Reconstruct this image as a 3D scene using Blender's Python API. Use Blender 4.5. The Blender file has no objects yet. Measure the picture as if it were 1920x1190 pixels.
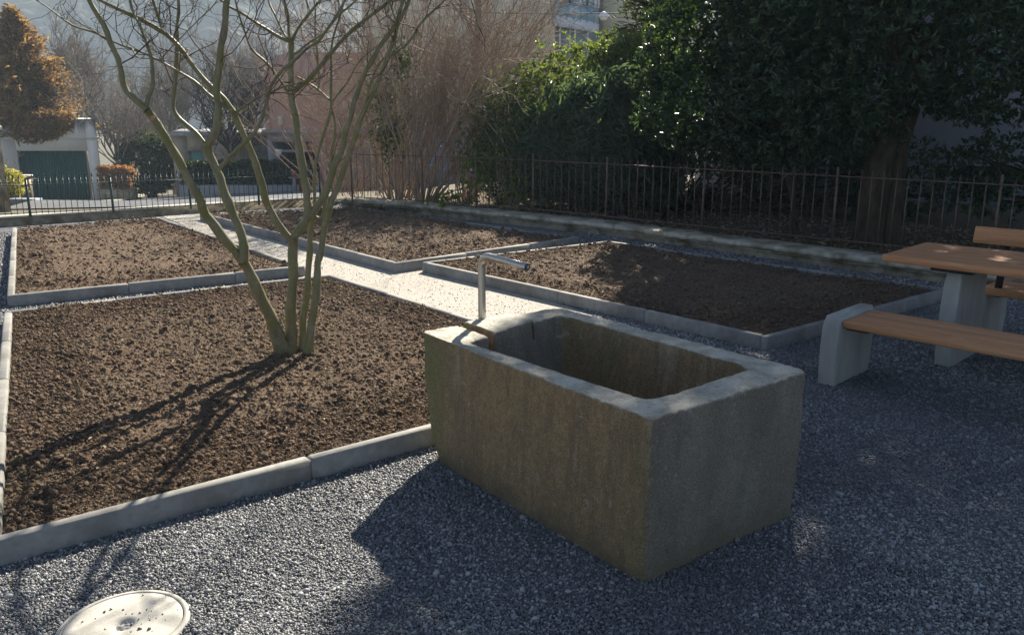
import bpy, math, random
import numpy as np

# ------------------------------------------------------------------ camera, light, exposure
F_PX, CX, CY, PITCH, CAM_H = 1573.0, 960.0, 595.0, math.atan(390/1573.0), 1.72
SUN_AZ, SUN_EL = math.radians(16.0), math.radians(37.0)      # azimuth right of +Y
SUN_STRENGTH, SKY_STRENGTH, EXPOSURE = 5.0, 0.05, 1.43
scn = bpy.context.scene
cam_d = bpy.data.cameras.new("camera"); cam = bpy.data.objects.new("camera", cam_d)
scn.collection.objects.link(cam); scn.camera = cam
cam_d.sensor_width = 36.0; cam_d.lens = 36.0*F_PX/1920.0
cam_d.clip_start = 0.05; cam_d.clip_end = 3000
cam.location = (0, 0, CAM_H); cam.rotation_euler = (math.pi/2 - PITCH, 0, 0)

world = bpy.data.worlds.new("World"); scn.world = world; world.use_nodes = True
wn = world.node_tree.nodes; wl = world.node_tree.links
bg = wn.get("Background") or wn.new("ShaderNodeBackground")
sky = wn.new("ShaderNodeTexSky"); sky.sky_type = 'NISHITA'; sky.sun_disc = False
sky.sun_elevation = SUN_EL; sky.sun_rotation = SUN_AZ
sky.air_density = 0.6; sky.dust_density = 0.15; sky.ozone_density = 0.8
wl.new(sky.outputs[0], bg.inputs[0]); bg.inputs[1].default_value = SKY_STRENGTH

sd = bpy.data.lights.new("sun", 'SUN'); sun = bpy.data.objects.new("sun", sd)
scn.collection.objects.link(sun); sd.energy = SUN_STRENGTH; sd.angle = math.radians(0.55); sd.color = (1.0, 0.92, 0.78)
S = np.array([math.sin(SUN_AZ)*math.cos(SUN_EL), math.cos(SUN_AZ)*math.cos(SUN_EL), math.sin(SUN_EL)])
from mathutils import Vector, Matrix
sun.rotation_euler = Vector(S).to_track_quat('Z', 'Y').to_euler(); sun.location = tuple(S*30)

scn.view_settings.view_transform = 'Standard'; scn.view_settings.look = 'None'
scn.view_settings.exposure = EXPOSURE; scn.view_settings.gamma = 1.0
scn.cycles.use_denoising = True
scn.cycles.max_bounces = 6; scn.cycles.diffuse_bounces = 3; scn.cycles.glossy_bounces = 2
scn.cycles.transmission_bounces = 3; scn.cycles.transparent_max_bounces = 6; scn.cycles.volume_bounces = 0
scn.cycles.sample_clamp_indirect = 4.0

# ------------------------------------------------------------------ geometry helpers
COL = scn.collection
CP, SP = math.cos(PITCH), math.sin(PITCH)
def ray(px, py):
    u = (px-CX)/F_PX; v = -(py-CY)/F_PX
    return np.array([u, CP+v*SP, v*CP-SP])
def at(px, py, z=0.0):                      # the point of the level z that stands at this place of the plan
    d = ray(px, py); return np.array([0, 0, CAM_H]) + d*((z-CAM_H)/d[2])
def atd(px, py, Y):                         # the point at forward distance Y
    d = ray(px, py); return np.array([0, 0, CAM_H]) + d*(Y/d[1])

def tag(o, label=None, cat=None, group=None, kind=None):
    if label: o["label"] = label
    if cat: o["category"] = cat
    if group: o["group"] = group
    if kind: o["kind"] = kind
    return o
def empty(name, loc, rz=0.0):
    o = bpy.data.objects.new(name, None); COL.objects.link(o)
    o.location = tuple(float(c) for c in loc); o.rotation_euler = (0, 0, rz); o.empty_display_size = 0.1
    return o
def loc_of(o):
    p = np.array(o.location)
    while o.parent: o = o.parent; p = p + np.array(o.location)
    return p
def mesh(name, V, Fc, mats, parent=None, origin=None, smooth=False, midx=None, attrs=None, local=False):
    """V in world coordinates (n,3); Fc an (m,k) array, or a list of such arrays / of ragged faces."""
    V = np.asarray(V, dtype=np.float64).reshape(-1, 3)
    org = np.zeros(3)
    if parent is not None and not local: org = loc_of(parent)
    elif origin is not None: org = np.asarray(origin, float)
    if not local: V = V - org
    me = bpy.data.meshes.new(name)
    if isinstance(Fc, np.ndarray): Fc = [Fc]
    if len(Fc) and isinstance(Fc[0], np.ndarray):
        loops = np.concatenate([f.ravel() for f in Fc]).astype(np.int32)
        tot = np.concatenate([np.full(len(f), f.shape[1]) for f in Fc]).astype(np.int32)
    else:
        loops = np.array([i for f in Fc for i in f], dtype=np.int32); tot = np.array([len(f) for f in Fc], dtype=np.int32)
    me.vertices.add(len(V)); me.vertices.foreach_set("co", V.ravel().astype(np.float32))
    me.loops.add(len(loops)); me.loops.foreach_set("vertex_index", loops)
    me.polygons.add(len(tot)); me.polygons.foreach_set("loop_start", (np.cumsum(tot)-tot).astype(np.int32))
    if smooth: me.polygons.foreach_set("use_smooth", np.ones(len(tot), dtype=bool))
    if midx is not None: me.polygons.foreach_set("material_index", np.asarray(midx, dtype=np.int32))
    if attrs:
        for k, a in attrs.items():
            at_ = me.attributes.new(k, 'FLOAT', 'POINT'); at_.data.foreach_set("value", np.asarray(a, dtype=np.float32))
    me.update(calc_edges=True)
    for m in (mats if isinstance(mats, (list, tuple)) else [mats]): me.materials.append(m)
    o = bpy.data.objects.new(name, me); COL.objects.link(o)
    if parent is not None:
        o.parent = parent
    elif origin is not None: o.location = tuple(float(c) for c in org)
    return o

class MB:                                   # collects solid pieces of one mesh
    def __init__(s): s.V = []; s.F = []; s.n = 0; s.A = []
    def add(s, V, F, a=0.0):
        V = np.asarray(V, float).reshape(-1, 3)
        s.V.append(V); s.F += [[int(i)+s.n for i in f] for f in F]; s.n += len(V); s.A.append(np.full(len(V), a))
    def prism(s, base, top, a=0.0):         # two rings of equal length
        n = len(base); V = np.vstack([base, top])
        F = [[i, (i+1) % n, n+(i+1) % n, n+i] for i in range(n)] + [list(range(n))[::-1], [n+i for i in range(n)]]
        s.add(V, F, a)
    def box(s, c, ax, ay, az, a=0.0, bev=0.0):   # centre and half-axis vectors
        c, ax, ay, az = [np.asarray(v, float) for v in (c, ax, ay, az)]
        if bev <= 0:
            P = [c+sx*ax+sy*ay+sz*az for sz in (-1, 1) for sx, sy in ((-1,-1),(1,-1),(1,1),(-1,1))]
            s.prism(P[:4], P[4:], a); return
        lx, ly, lz = [np.linalg.norm(v) for v in (ax, ay, az)]
        ux, uy, uz = ax/lx, ay/ly, az/lz; b = min(bev, .45*min(lx, ly, lz)*2)
        def ring(ix, iz):
            hx, hy = lx-ix, ly-ix; k = b*.6
            pts = [(-hx+k,-hy),(hx-k,-hy),(hx,-hy+k),(hx,hy-k),(hx-k,hy),(-hx+k,hy),(-hx,hy-k),(-hx,-hy+k)]
            return [c+x*ux+y*uy+iz*uz for x, y in pts]
        R = [ring(b, -lz), ring(0, -lz+b), ring(0, lz-b), ring(b, lz)]
        V = np.vstack(R); F = [list(range(8))[::-1], [24+i for i in range(8)]]
        for r in range(3): F += [[r*8+i, r*8+(i+1)%8, r*8+8+(i+1)%8, r*8+8+i] for i in range(8)]
        s.add(V, F, a)
    def rod(s, a, b, r0, r1=None, k=8, attr=0.0):
        r1 = r0 if r1 is None else r1
        a = np.asarray(a, float); b = np.asarray(b, float); d = (b-a)/max(1e-9, np.linalg.norm(b-a))
        up = np.array([0, 0, 1.0]) if abs(d[2]) < .9 else np.array([1.0, 0, 0])
        u = np.cross(d, up); u /= np.linalg.norm(u); v = np.cross(d, u)
        A = [a+r0*(math.cos(t)*u+math.sin(t)*v) for t in np.arange(k)*2*math.pi/k]
        B = [b+r1*(math.cos(t)*u+math.sin(t)*v) for t in np.arange(k)*2*math.pi/k]
        s.prism(B, A, attr)
    def build(s, name, mats, parent=None, origin=None, smooth=False, attrs=None, local=False):
        return mesh(name, np.vstack(s.V), s.F, mats, parent, origin, smooth, attrs={"rnd": np.concatenate(s.A)}, local=local)

def vnoise(P, seed=0):                      # 3-D value noise, vectorised
    P = np.asarray(P, float); i = np.floor(P).astype(np.int64); f = P-i; f = f*f*(3-2*f)
    def h(x, y, z):
        n = (x*374761393 + y*668265263 + z*2147483647 + seed*1274126177) & 0xFFFFFFFF
        n = ((n ^ (n >> 13))*1274126177) & 0xFFFFFFFF; n = n ^ (n >> 16)
        return (n & 0xFFFF)/65535.0
    r = 0
    for dx in (0, 1):
        wx = f[..., 0] if dx else 1-f[..., 0]
        for dy in (0, 1):
            wy = f[..., 1] if dy else 1-f[..., 1]
            for dz in (0, 1):
                wz = f[..., 2] if dz else 1-f[..., 2]
                r = r + wx*wy*wz*h(i[..., 0]+dx, i[..., 1]+dy, i[..., 2]+dz)
    return r*2-1
def fbm(P, oct=4, seed=0, gain=.5):
    r = 0; a = 1.0; P = np.asarray(P, float)
    for k in range(oct): r = r + a*vnoise(P*(2.03**k)+k*17.3, seed+k); a *= gain
    return r

def tubes(polys, k=4):
    """polys: list of (pts (n,3), radii (n,)). Returns V, F arrays of tapered tubes."""
    Vs, Fs, As, n0 = [], [], [], 0
    byn = {}
    for i, (p, r) in enumerate(polys): byn.setdefault(len(p), []).append(i)
    ang = np.arange(k)*2*math.pi/k
    for n, idx in byn.items():
        if n < 2: continue
        P = np.array([polys[i][0] for i in idx]); R = np.array([polys[i][1] for i in idx])
        T = np.empty_like(P); T[:, 1:-1] = P[:, 2:]-P[:, :-2]; T[:, 0] = P[:, 1]-P[:, 0]; T[:, -1] = P[:, -1]-P[:, -2]
        T /= np.linalg.norm(T, axis=2, keepdims=True)+1e-9
        D = P[:, -1]-P[:, 0]; D /= np.linalg.norm(D, axis=1, keepdims=True)+1e-9
        cand = np.eye(3)[[2, 0, 1]]; worst = np.abs(np.einsum('mnk,ck->mnc', T, cand)).max(1)-np.array([.25, 0, 0]); ref = cand[worst.argmin(1)][:, None, :]
        U = np.cross(T, np.broadcast_to(ref, T.shape)); U /= np.linalg.norm(U, axis=2, keepdims=True)+1e-9
        W = np.cross(T, U)
        C = P[:, :, None, :] + R[:, :, None, None]*(np.cos(ang)[None, None, :, None]*U[:, :, None, :] + np.sin(ang)[None, None, :, None]*W[:, :, None, :])
        m = len(idx); Vs.append(C.reshape(-1, 3)); As.append(np.repeat(np.random.rand(m), n*k))
        b = (np.arange(m)*n*k)[:, None, None]; s = (np.arange(n-1)*k)[None, :, None]; j = np.arange(k)[None, None, :]; j2 = (j+1) % k
        q = np.stack([b+s+j, b+s+k+j, b+s+k+j2, b+s+j2], axis=-1).reshape(-1, 4)
        Fs.append(q+n0); n0 += m*n*k
    return np.vstack(Vs), [np.vstack(Fs)], np.concatenate(As)

def leaves(C, D, N, L, W, rng, fold=.25, droop=.15):
    """leaf blades: base points C, unit directions D, rough normals N, lengths L, widths W -> 6 verts, 4 tris each"""
    n = len(C); S_ = np.cross(D, N); S_ /= np.linalg.norm(S_, axis=1, keepdims=True)+1e-9; U = np.cross(S_, D)
    L = L[:, None]; W = W[:, None]
    p0 = C; p1 = C+D*L*.42-U*L*droop*.25; p2 = C+D*L-U*L*droop
    a1 = C+D*L*.38+S_*W*.5+U*W*fold; b1 = C+D*L*.38-S_*W*.5+U*W*fold
    a2 = C+D*L*.75+S_*W*.32+U*W*fold*.6-U*L*droop*.6; b2 = C+D*L*.75-S_*W*.32+U*W*fold*.6-U*L*droop*.6
    V = np.stack([p0, a1, a2, p2, b2, b1], axis=1).reshape(-1, 3)
    base = (np.arange(n)*6)[:, None]
    Q = np.vstack([base+np.array([[0, 1, 2, 3]]), base+np.array([[0, 3, 4, 5]])])
    return V, [Q], np.repeat(rng.random(n), 6)

def unit(v): return v/(np.linalg.norm(v, axis=-1, keepdims=True)+1e-9)

# ------------------------------------------------------------------ materials
def nodes_of(m):
    m.use_nodes = True; nt = m.node_tree; b = nt.nodes.get("Principled BSDF"); return nt, nt.nodes, nt.links, b
def ramp(nt, fac, stops):
    r = nt.nodes.new("ShaderNodeValToRGB"); el = r.color_ramp.elements
    while len(el) < len(stops): el.new(0.5)
    for e, (p, c) in zip(el, stops): e.position = p; e.color = (*c, 1)
    nt.links.new(fac, r.inputs[0]); return r.outputs[0]
def noise(nt, vec, scale, detail=4, rough=.55, vscale=None):
    n = nt.nodes.new("ShaderNodeTexNoise"); n.inputs["Scale"].default_value = scale; n.inputs["Detail"].default_value = detail
    n.inputs["Roughness"].default_value = rough
    if vscale:
        mp = nt.nodes.new("ShaderNodeMapping"); mp.inputs["Scale"].default_value = vscale
        nt.links.new(vec, mp.inputs[0]); vec = mp.outputs[0]
    nt.links.new(vec, n.inputs["Vector"]); return n.outputs["Fac"]
def mixc(nt, f, a, b, mode='MIX'):
    m = nt.nodes.new("ShaderNodeMix"); m.data_type = 'RGBA'; m.blend_type = mode
    for i, v in ((0, f), (6, a), (7, b)):
        if isinstance(v, (int, float)): m.inputs[i].default_value = v
        elif isinstance(v, tuple): m.inputs[i].default_value = (*v, 1)
        else: nt.links.new(v, m.inputs[i])
    return m.outputs[2]
def bump(nt, b, h, strength=.5, dist=.01):
    n = nt.nodes.new("ShaderNodeBump"); n.inputs["Strength"].default_value = strength; n.inputs["Distance"].default_value = dist
    nt.links.new(h, n.inputs["Height"]); nt.links.new(n.outputs[0], b.inputs["Normal"]); return n
def mathn(nt, op, a, b=None):
    m = nt.nodes.new("ShaderNodeMath"); m.operation = op
    for i, v in ((0, a), (1, b)):
        if v is None: continue
        if isinstance(v, (int, float)): m.inputs[i].default_value = v
        else: nt.links.new(v, m.inputs[i])
    return m.outputs[0]
def texco(nt, kind="Object"): return nt.nodes.new("ShaderNodeTexCoord").outputs[kind]
def attr(nt, name="rnd"):
    a = nt.nodes.new("ShaderNodeAttribute"); a.attribute_name = name; return a.outputs["Fac"]

def M_noise(name, c1, c2, scale=8, rough=.85, detail=5, bscale=None, bstr=.3, bdist=.01, vscale=None, metal=0.0, spec=.3, c3=None, s3=1.2):
    m = bpy.data.materials.new(name); nt, N, L, b = nodes_of(m); v = texco(nt)
    f = noise(nt, v, scale, detail, .6, vscale); c = ramp(nt, f, [(.3, c1), (.7, c2)])
    if c3: c = mixc(nt, ramp(nt, noise(nt, v, s3, 4), [(.45, (0,0,0)), (.65, (1,1,1))]), c, c3)
    L.new(c, b.inputs["Base Color"]); b.inputs["Roughness"].default_value = rough; b.inputs["Metallic"].default_value = metal
    b.inputs["Specular IOR Level"].default_value = spec
    if bscale: bump(nt, b, noise(nt, v, bscale, 5, .6, vscale), bstr, bdist)
    return m
def M_leaf(name, cols, rough=.35, trans=.35, tcol=(.25,.35,.05), spec=.5):
    m = bpy.data.materials.new(name); nt, N, L, b = nodes_of(m)
    c = ramp(nt, attr(nt), [(i/(len(cols)-1.0), c) for i, c in enumerate(cols)])
    L.new(c, b.inputs["Base Color"]); b.inputs["Roughness"].default_value = rough; b.inputs["Specular IOR Level"].default_value = spec
    t = N.new("ShaderNodeBsdfTranslucent"); L.new(mixc(nt, .7, c, tcol), t.inputs[0])
    mx = N.new("ShaderNodeMixShader"); mx.inputs[0].default_value = trans
    L.new(b.outputs[0], mx.inputs[1]); L.new(t.outputs[0], mx.inputs[2]); L.new(mx.outputs[0], N["Material Output"].inputs[0])
    return m
def M_bark(name, c1, c2, moss=None, sc=30, ro=.8):
    m = bpy.data.materials.new(name); nt, N, L, b = nodes_of(m); v = texco(nt)
    c = ramp(nt, noise(nt, v, sc, 5, .65, (1, 1, .35)), [(.3, c1), (.7, c2)])
    if moss:
        c = mixc(nt, ramp(nt, noise(nt, v, 7, 5, .7), [(.40, (0,0,0)), (.62, (.9,.9,.9))]), c, moss)
        c = mixc(nt, ramp(nt, noise(nt, v, 19, 6, .8), [(.60, (0,0,0)), (.66, (.6,.6,.6))]), c, (.36,.34,.26))
    L.new(c, b.inputs["Base Color"]); b.inputs["Roughness"].default_value = ro; b.inputs["Specular IOR Level"].default_value = .5 if ro < .7 else .2
    bump(nt, b, noise(nt, v, sc*2, 5, .7, (1, 1, .4)), .5, .004); return m

def M_stones(name, ramp_stops, rough=.5):
    m = bpy.data.materials.new(name); nt, N, L, b = nodes_of(m)
    c = ramp(nt, attr(nt), ramp_stops); v = texco(nt)
    c = mixc(nt, .35, c, ramp(nt, noise(nt, v, 220, 2), [(.3, (.05,.05,.055)), (.7, (.4,.4,.4))]))
    L.new(c, b.inputs["Base Color"]); b.inputs["Roughness"].default_value = rough; b.inputs["Specular IOR Level"].default_value = .5
    return m
def M_gravel_sheet(name, c_dark, c_mid, c_light, scale=85):
    m = bpy.data.materials.new(name); nt, N, L, b = nodes_of(m); v = texco(nt)
    vo = N.new("ShaderNodeTexVoronoi"); vo.inputs["Scale"].default_value = scale; L.new(v, vo.inputs["Vector"])
    sep = N.new("ShaderNodeSeparateColor"); L.new(vo.outputs["Color"], sep.inputs[0])
    c = ramp(nt, sep.outputs[0], [(0, c_dark), (.5, c_mid), (.9, c_light)])
    big = noise(nt, v, .9, 4); c = mixc(nt, ramp(nt, big, [(.35, (0,0,0)), (.7, (.5,.5,.5))]), c, c_light)
    L.new(c, b.inputs["Base Color"]); b.inputs["Roughness"].default_value = .85; b.inputs["Specular IOR Level"].default_value = .25
    h = mathn(nt, 'SUBTRACT', 1.0, vo.outputs["Distance"]); bump(nt, b, h, .9, .008); return m

MAT = {}
MAT['gravel_sheet'] = M_gravel_sheet("gravel sheet", (.05,.05,.055), (.13,.13,.14), (.26,.26,.27))
MAT['path_sheet'] = M_gravel_sheet("path fines", (.36,.33,.285), (.45,.415,.365), (.54,.50,.445), 120)
MAT['stones'] = M_stones("gravel chips", [(0, (.028,.030,.034)), (.30, (.075,.079,.086)), (.55, (.145,.149,.156)), (.72, (.25,.255,.262)), (.88, (.42,.41,.395)), (1, (.50,.49,.475))])
MAT['path_stones'] = M_stones("path chips", [(0, (.18,.165,.15)), (.3, (.38,.35,.32)), (.8, (.55,.51,.47)), (1, (.7,.67,.62))])
MAT['kerb'] = M_noise("kerb concrete", (.21,.205,.19), (.31,.30,.28), 22, .72, 7, 170, .4, .003, c3=(.17,.16,.14), s3=3.2, spec=.35)
MAT['concrete'] = M_noise("bench concrete", (.30,.29,.265), (.44,.43,.40), 7, .8, 7, 60, .3, .002, vscale=(1,1,.25))
MAT['old_concrete'] = M_noise("weathered wall concrete", (.26,.205,.14), (.52,.435,.31), 9, .9, 7, 45, .8, .01, c3=(.14,.115,.06), s3=3.5)
MAT['coping'] = M_noise("coping stone", (.36,.31,.235), (.58,.52,.42), 14, .8, 7, 60, .7, .006, c3=(.19,.165,.10), s3=4)
MAT['rust_iron'] = M_noise("rusty iron", (.10,.07,.052), (.22,.155,.11), 30, .55, 4, 120, .3, .001, metal=.3)
MAT['green_iron'] = M_noise("dark green painted iron", (.012,.045,.04), (.02,.07,.06), 12, .45, 3, spec=.5)
MAT['steel'] = M_noise("brushed steel", (.48,.44,.39), (.58,.54,.49), 60, .40, 3, 300, .08, .0005, vscale=(1,1,.05), metal=1.0)
MAT['dark_steel'] = M_noise("dark steel", (.05,.05,.05), (.09,.09,.09), 30, .5, 3, metal=.8)
MAT['plaster_white'] = M_noise("white plaster", (.55,.54,.50), (.66,.65,.61), 2.0, .9, 5, 30, .1, .004)
MAT['road'] = M_noise("asphalt", (.10,.105,.115), (.15,.155,.165), 3, .85, 6, 90, .3, .004)
MAT['drive'] = M_noise("driveway paving", (.36,.32,.26), (.46,.42,.35), 3, .9, 5, 60, .3, .004)
MAT['terrain'] = M_noise("ground", (.10,.085,.06), (.17,.15,.10), 1.5, .95, 6, 8, .4, .03)
MAT['litter'] = M_noise("leaf litter", (.05,.038,.025), (.17,.13,.08), 12, .95, 6, 40, .8, .02)
MAT['bark'] = M_bark("mossy smooth bark", (.11,.095,.05), (.27,.24,.15), (.145,.145,.04), 26, .5)
MAT['twig'] = M_bark("dark twig bark", (.06,.045,.035), (.13,.10,.08))
MAT['shrubtwig'] = M_bark("pale brown twig bark", (.26,.185,.13), (.50,.385,.29))
MAT['redtwig'] = M_bark("reddish twig bark", (.24,.16,.125), (.45,.32,.25))
MAT['greytwig'] = M_bark("grey twig bark", (.16,.14,.12), (.34,.30,.26))
MAT['oldbark'] = M_bark("rough old bark", (.022,.017,.011), (.09,.068,.042), None, 14)
MAT['laurel'] = M_leaf("glossy laurel leaf", [(.02,.045,.013), (.035,.075,.018), (.06,.11,.025), (.11,.17,.04)], .42, .40, (.34,.44,.06), .6)
MAT['rhodo'] = M_leaf("blue green drooping leaf", [(.024,.055,.036), (.042,.082,.052), (.07,.115,.072)], .45, .3, (.22,.31,.09))
MAT['holly'] = M_leaf("dark leathery leaf", [(.010,.024,.013), (.018,.040,.019), (.028,.060,.026), (.05,.085,.03)], .34, .22, (.16,.28,.05), .6)
MAT['ivy'] = M_leaf("bright ivy leaf", [(.02,.06,.012), (.04,.10,.02), (.10,.17,.02), (.25,.30,.03)], .35, .45, (.40,.50,.03))
MAT['conifer'] = M_leaf("dark conifer needles", [(.01,.025,.015), (.02,.045,.025), (.03,.06,.03)], .6, .15)
MAT['browncon'] = M_leaf("brown tipped cypress sprays", [(.08,.10,.04), (.17,.14,.055), (.32,.19,.075), (.46,.25,.10)], .75, .4, (.5,.30,.11))
MAT['hedge'] = M_leaf("dark hedge leaf", [(.008,.022,.01), (.015,.04,.018), (.03,.06,.02)], .5, .15)
MAT['orangeleaf'] = M_leaf("orange beech leaf", [(.28,.12,.05), (.38,.19,.09), (.40,.26,.12)], .7, .45, (.55,.28,.10))
MAT['yellowleaf'] = M_leaf("yellow green leaf", [(.20,.22,.03), (.35,.34,.05), (.45,.42,.12)], .6, .45, (.6,.55,.10))
MAT['ivy_dull'] = M_leaf("green ivy leaf", [(.015,.035,.012), (.03,.06,.02), (.05,.09,.025), (.12,.17,.04)], .45, .35, (.25,.35,.05), .6)
MAT['pollard'] = M_bark("dark pollard bark", (.03,.03,.03), (.08,.075,.07))
MAT['forest'] = M_noise("winter forest", (.03,.035,.025), (.09,.08,.06), .12, .95, 8)
MAT['pale_blue'] = M_noise("pale blue render", (.42,.46,.50), (.50,.54,.58), 1, .9)
MAT['deadleaf'] = M_leaf("dead leaf", [(.16,.10,.05), (.32,.22,.12), (.5,.42,.30)], .8, .2, (.3,.2,.1))

def M_soil():
    m = bpy.data.materials.new("dry clumpy soil"); nt, N, L, b = nodes_of(m); v = texco(nt)
    c = ramp(nt, noise(nt, v, 38, 6, .7), [(.28, (.062,.042,.027)), (.5, (.152,.108,.073)), (.72, (.31,.235,.17))])
    c = mixc(nt, ramp(nt, noise(nt, v, 1.6, 4), [(.40, (0,0,0)), (.65, (.6,.6,.6))]), c, (.15,.10,.07))
    vo = N.new("ShaderNodeTexVoronoi"); vo.inputs["Scale"].default_value = 55; L.new(v, vo.inputs["Vector"])
    sep = N.new("ShaderNodeSeparateColor"); L.new(vo.outputs["Color"], sep.inputs[0])
    chips = mathn(nt, 'MULTIPLY', mathn(nt, 'GREATER_THAN', sep.outputs[0], .965), mathn(nt, 'LESS_THAN', vo.outputs["Distance"], .33))
    c = mixc(nt, chips, c, (.33,.26,.18))
    L.new(c, b.inputs["Base Color"]); b.inputs["Roughness"].default_value = .95; b.inputs["Specular IOR Level"].default_value = .15
    bump(nt, b, noise(nt, v, 90, 7, .75), .9, .012); return m
def M_trough():
    m = bpy.data.materials.new("weathered mossy granite"); nt, N, L, b = nodes_of(m); v = texco(nt)
    grain = noise(nt, v, 150, 4, .85); mid = noise(nt, v, 28, 5, .75)
    g = ramp(nt, grain, [(.36, (.10,.09,.07)), (.5, (.27,.245,.20)), (.61, (.58,.54,.47))])
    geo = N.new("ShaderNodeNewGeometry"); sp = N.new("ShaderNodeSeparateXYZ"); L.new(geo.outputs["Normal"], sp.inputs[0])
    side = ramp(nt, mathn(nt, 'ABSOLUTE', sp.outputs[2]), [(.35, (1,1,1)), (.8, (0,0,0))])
    # weathering film in vertical drips: rust brown and ochre, with algae green; warm bounce light is painted into the long side, shade into the end face
    film = ramp(nt, noise(nt, v, 6, 5, .65, (1, 1, .20)), [(.28, (.24,.12,.05)), (.42, (.52,.33,.15)), (.55, (.33,.21,.09)), (.70, (.66,.50,.31))])
    film = mixc(nt, mathn(nt, 'MULTIPLY', ramp(nt, mid, [(.4, (0,0,0)), (.6, (1,1,1))]), .45), film, (.17,.125,.065))
    film = mixc(nt, ramp(nt, noise(nt, v, 2.1, 5, .6, (1, 1, .5)), [(.56, (0,0,0)), (.68, (.6,.6,.6))]), film, (.20,.19,.06))
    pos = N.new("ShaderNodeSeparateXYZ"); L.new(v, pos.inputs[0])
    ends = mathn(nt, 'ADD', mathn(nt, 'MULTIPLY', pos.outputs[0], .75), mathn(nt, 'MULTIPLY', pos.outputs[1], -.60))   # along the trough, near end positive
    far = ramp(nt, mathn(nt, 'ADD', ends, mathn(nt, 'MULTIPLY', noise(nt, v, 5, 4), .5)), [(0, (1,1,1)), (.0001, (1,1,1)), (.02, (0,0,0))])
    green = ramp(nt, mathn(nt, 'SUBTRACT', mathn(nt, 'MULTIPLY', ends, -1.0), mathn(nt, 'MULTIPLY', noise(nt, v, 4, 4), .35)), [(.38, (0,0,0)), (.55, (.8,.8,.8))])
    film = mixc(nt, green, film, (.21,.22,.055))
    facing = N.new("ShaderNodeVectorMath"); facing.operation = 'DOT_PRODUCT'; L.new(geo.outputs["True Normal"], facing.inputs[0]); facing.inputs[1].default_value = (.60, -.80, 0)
    endface_shade = ramp(nt, facing.outputs["Value"], [(.6, (0,0,0)), (.9, (.8,.8,.8))])
    film = mixc(nt, endface_shade, film, mixc(nt, ramp(nt, noise(nt, v, 5, 5, .6, (1, 1, .4)), [(.4, (0,0,0)), (.65, (1,1,1))]), (.20,.185,.16), (.33,.305,.265)))  # end face coloured greyer and darker, as though it gets no warm bounce light
    film = mixc(nt, .45, film, g, 'OVERLAY'); film = mixc(nt, .16, film, g)
    lich = ramp(nt, noise(nt, v, 13, 6, .8), [(.60, (0,0,0)), (.66, (.55,.55,.55))]); film = mixc(nt, lich, film, (.50,.47,.38))
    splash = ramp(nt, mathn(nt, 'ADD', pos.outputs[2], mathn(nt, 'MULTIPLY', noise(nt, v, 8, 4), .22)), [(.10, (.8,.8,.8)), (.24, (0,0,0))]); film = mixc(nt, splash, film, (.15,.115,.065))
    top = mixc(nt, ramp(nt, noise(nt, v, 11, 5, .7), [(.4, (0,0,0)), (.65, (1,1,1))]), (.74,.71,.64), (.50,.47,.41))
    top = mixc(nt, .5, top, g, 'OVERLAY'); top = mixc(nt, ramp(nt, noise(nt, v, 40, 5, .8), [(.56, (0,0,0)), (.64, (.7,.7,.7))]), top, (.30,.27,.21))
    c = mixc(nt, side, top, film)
    vo = N.new("ShaderNodeTexVoronoi"); vo.inputs["Scale"].default_value = 75; L.new(v, vo.inputs["Vector"])
    sep = N.new("ShaderNodeSeparateColor"); L.new(vo.outputs["Color"], sep.inputs[0])
    chips = mathn(nt, 'MULTIPLY', mathn(nt, 'GREATER_THAN', sep.outputs[0], .90), mathn(nt, 'LESS_THAN', vo.outputs["Distance"], .30))
    c = mixc(nt, mathn(nt, 'MULTIPLY', chips, .35), c, (.45,.43,.38))
    L.new(c, b.inputs["Base Color"]); b.inputs["Roughness"].default_value = .75; b.inputs["Specular IOR Level"].default_value = .35
    h = mathn(nt, 'ADD', noise(nt, v, 130, 5, .8), mathn(nt, 'MULTIPLY', noise(nt, v, 34, 5, .7), 1.5))
    bump(nt, b, h, 1.0, .008); return m
def M_wood(name, dirv):
    """planks: grain runs along the object's local x"""
    m = bpy.data.materials.new(name); nt, N, L, b = nodes_of(m); v = texco(nt)
    g = noise(nt, v, 14, 6, .65, (.12, 2.2, 2.2)); fine = noise(nt, v, 60, 4, .6, (.06, 3, 3))
    c = ramp(nt, g, [(.3, (.42,.17,.065)), (.5, (.60,.275,.115)), (.7, (.70,.37,.18))])
    c = mixc(nt, .35, c, ramp(nt, fine, [(.35, (.28,.11,.045)), (.65, (.66,.38,.22))]))
    c = mixc(nt, mathn(nt, 'MULTIPLY', attr(nt), .45), c, (.48,.27,.16))
    L.new(c, b.inputs["Base Color"]); b.inputs["Roughness"].default_value = .6; b.inputs["Specular IOR Level"].default_value = .35
    bump(nt, b, fine, .15, .002); return m
MAT['soil'] = M_soil(); MAT['trough'] = M_trough(); MAT['wood'] = M_wood("larch planks", None)

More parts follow.
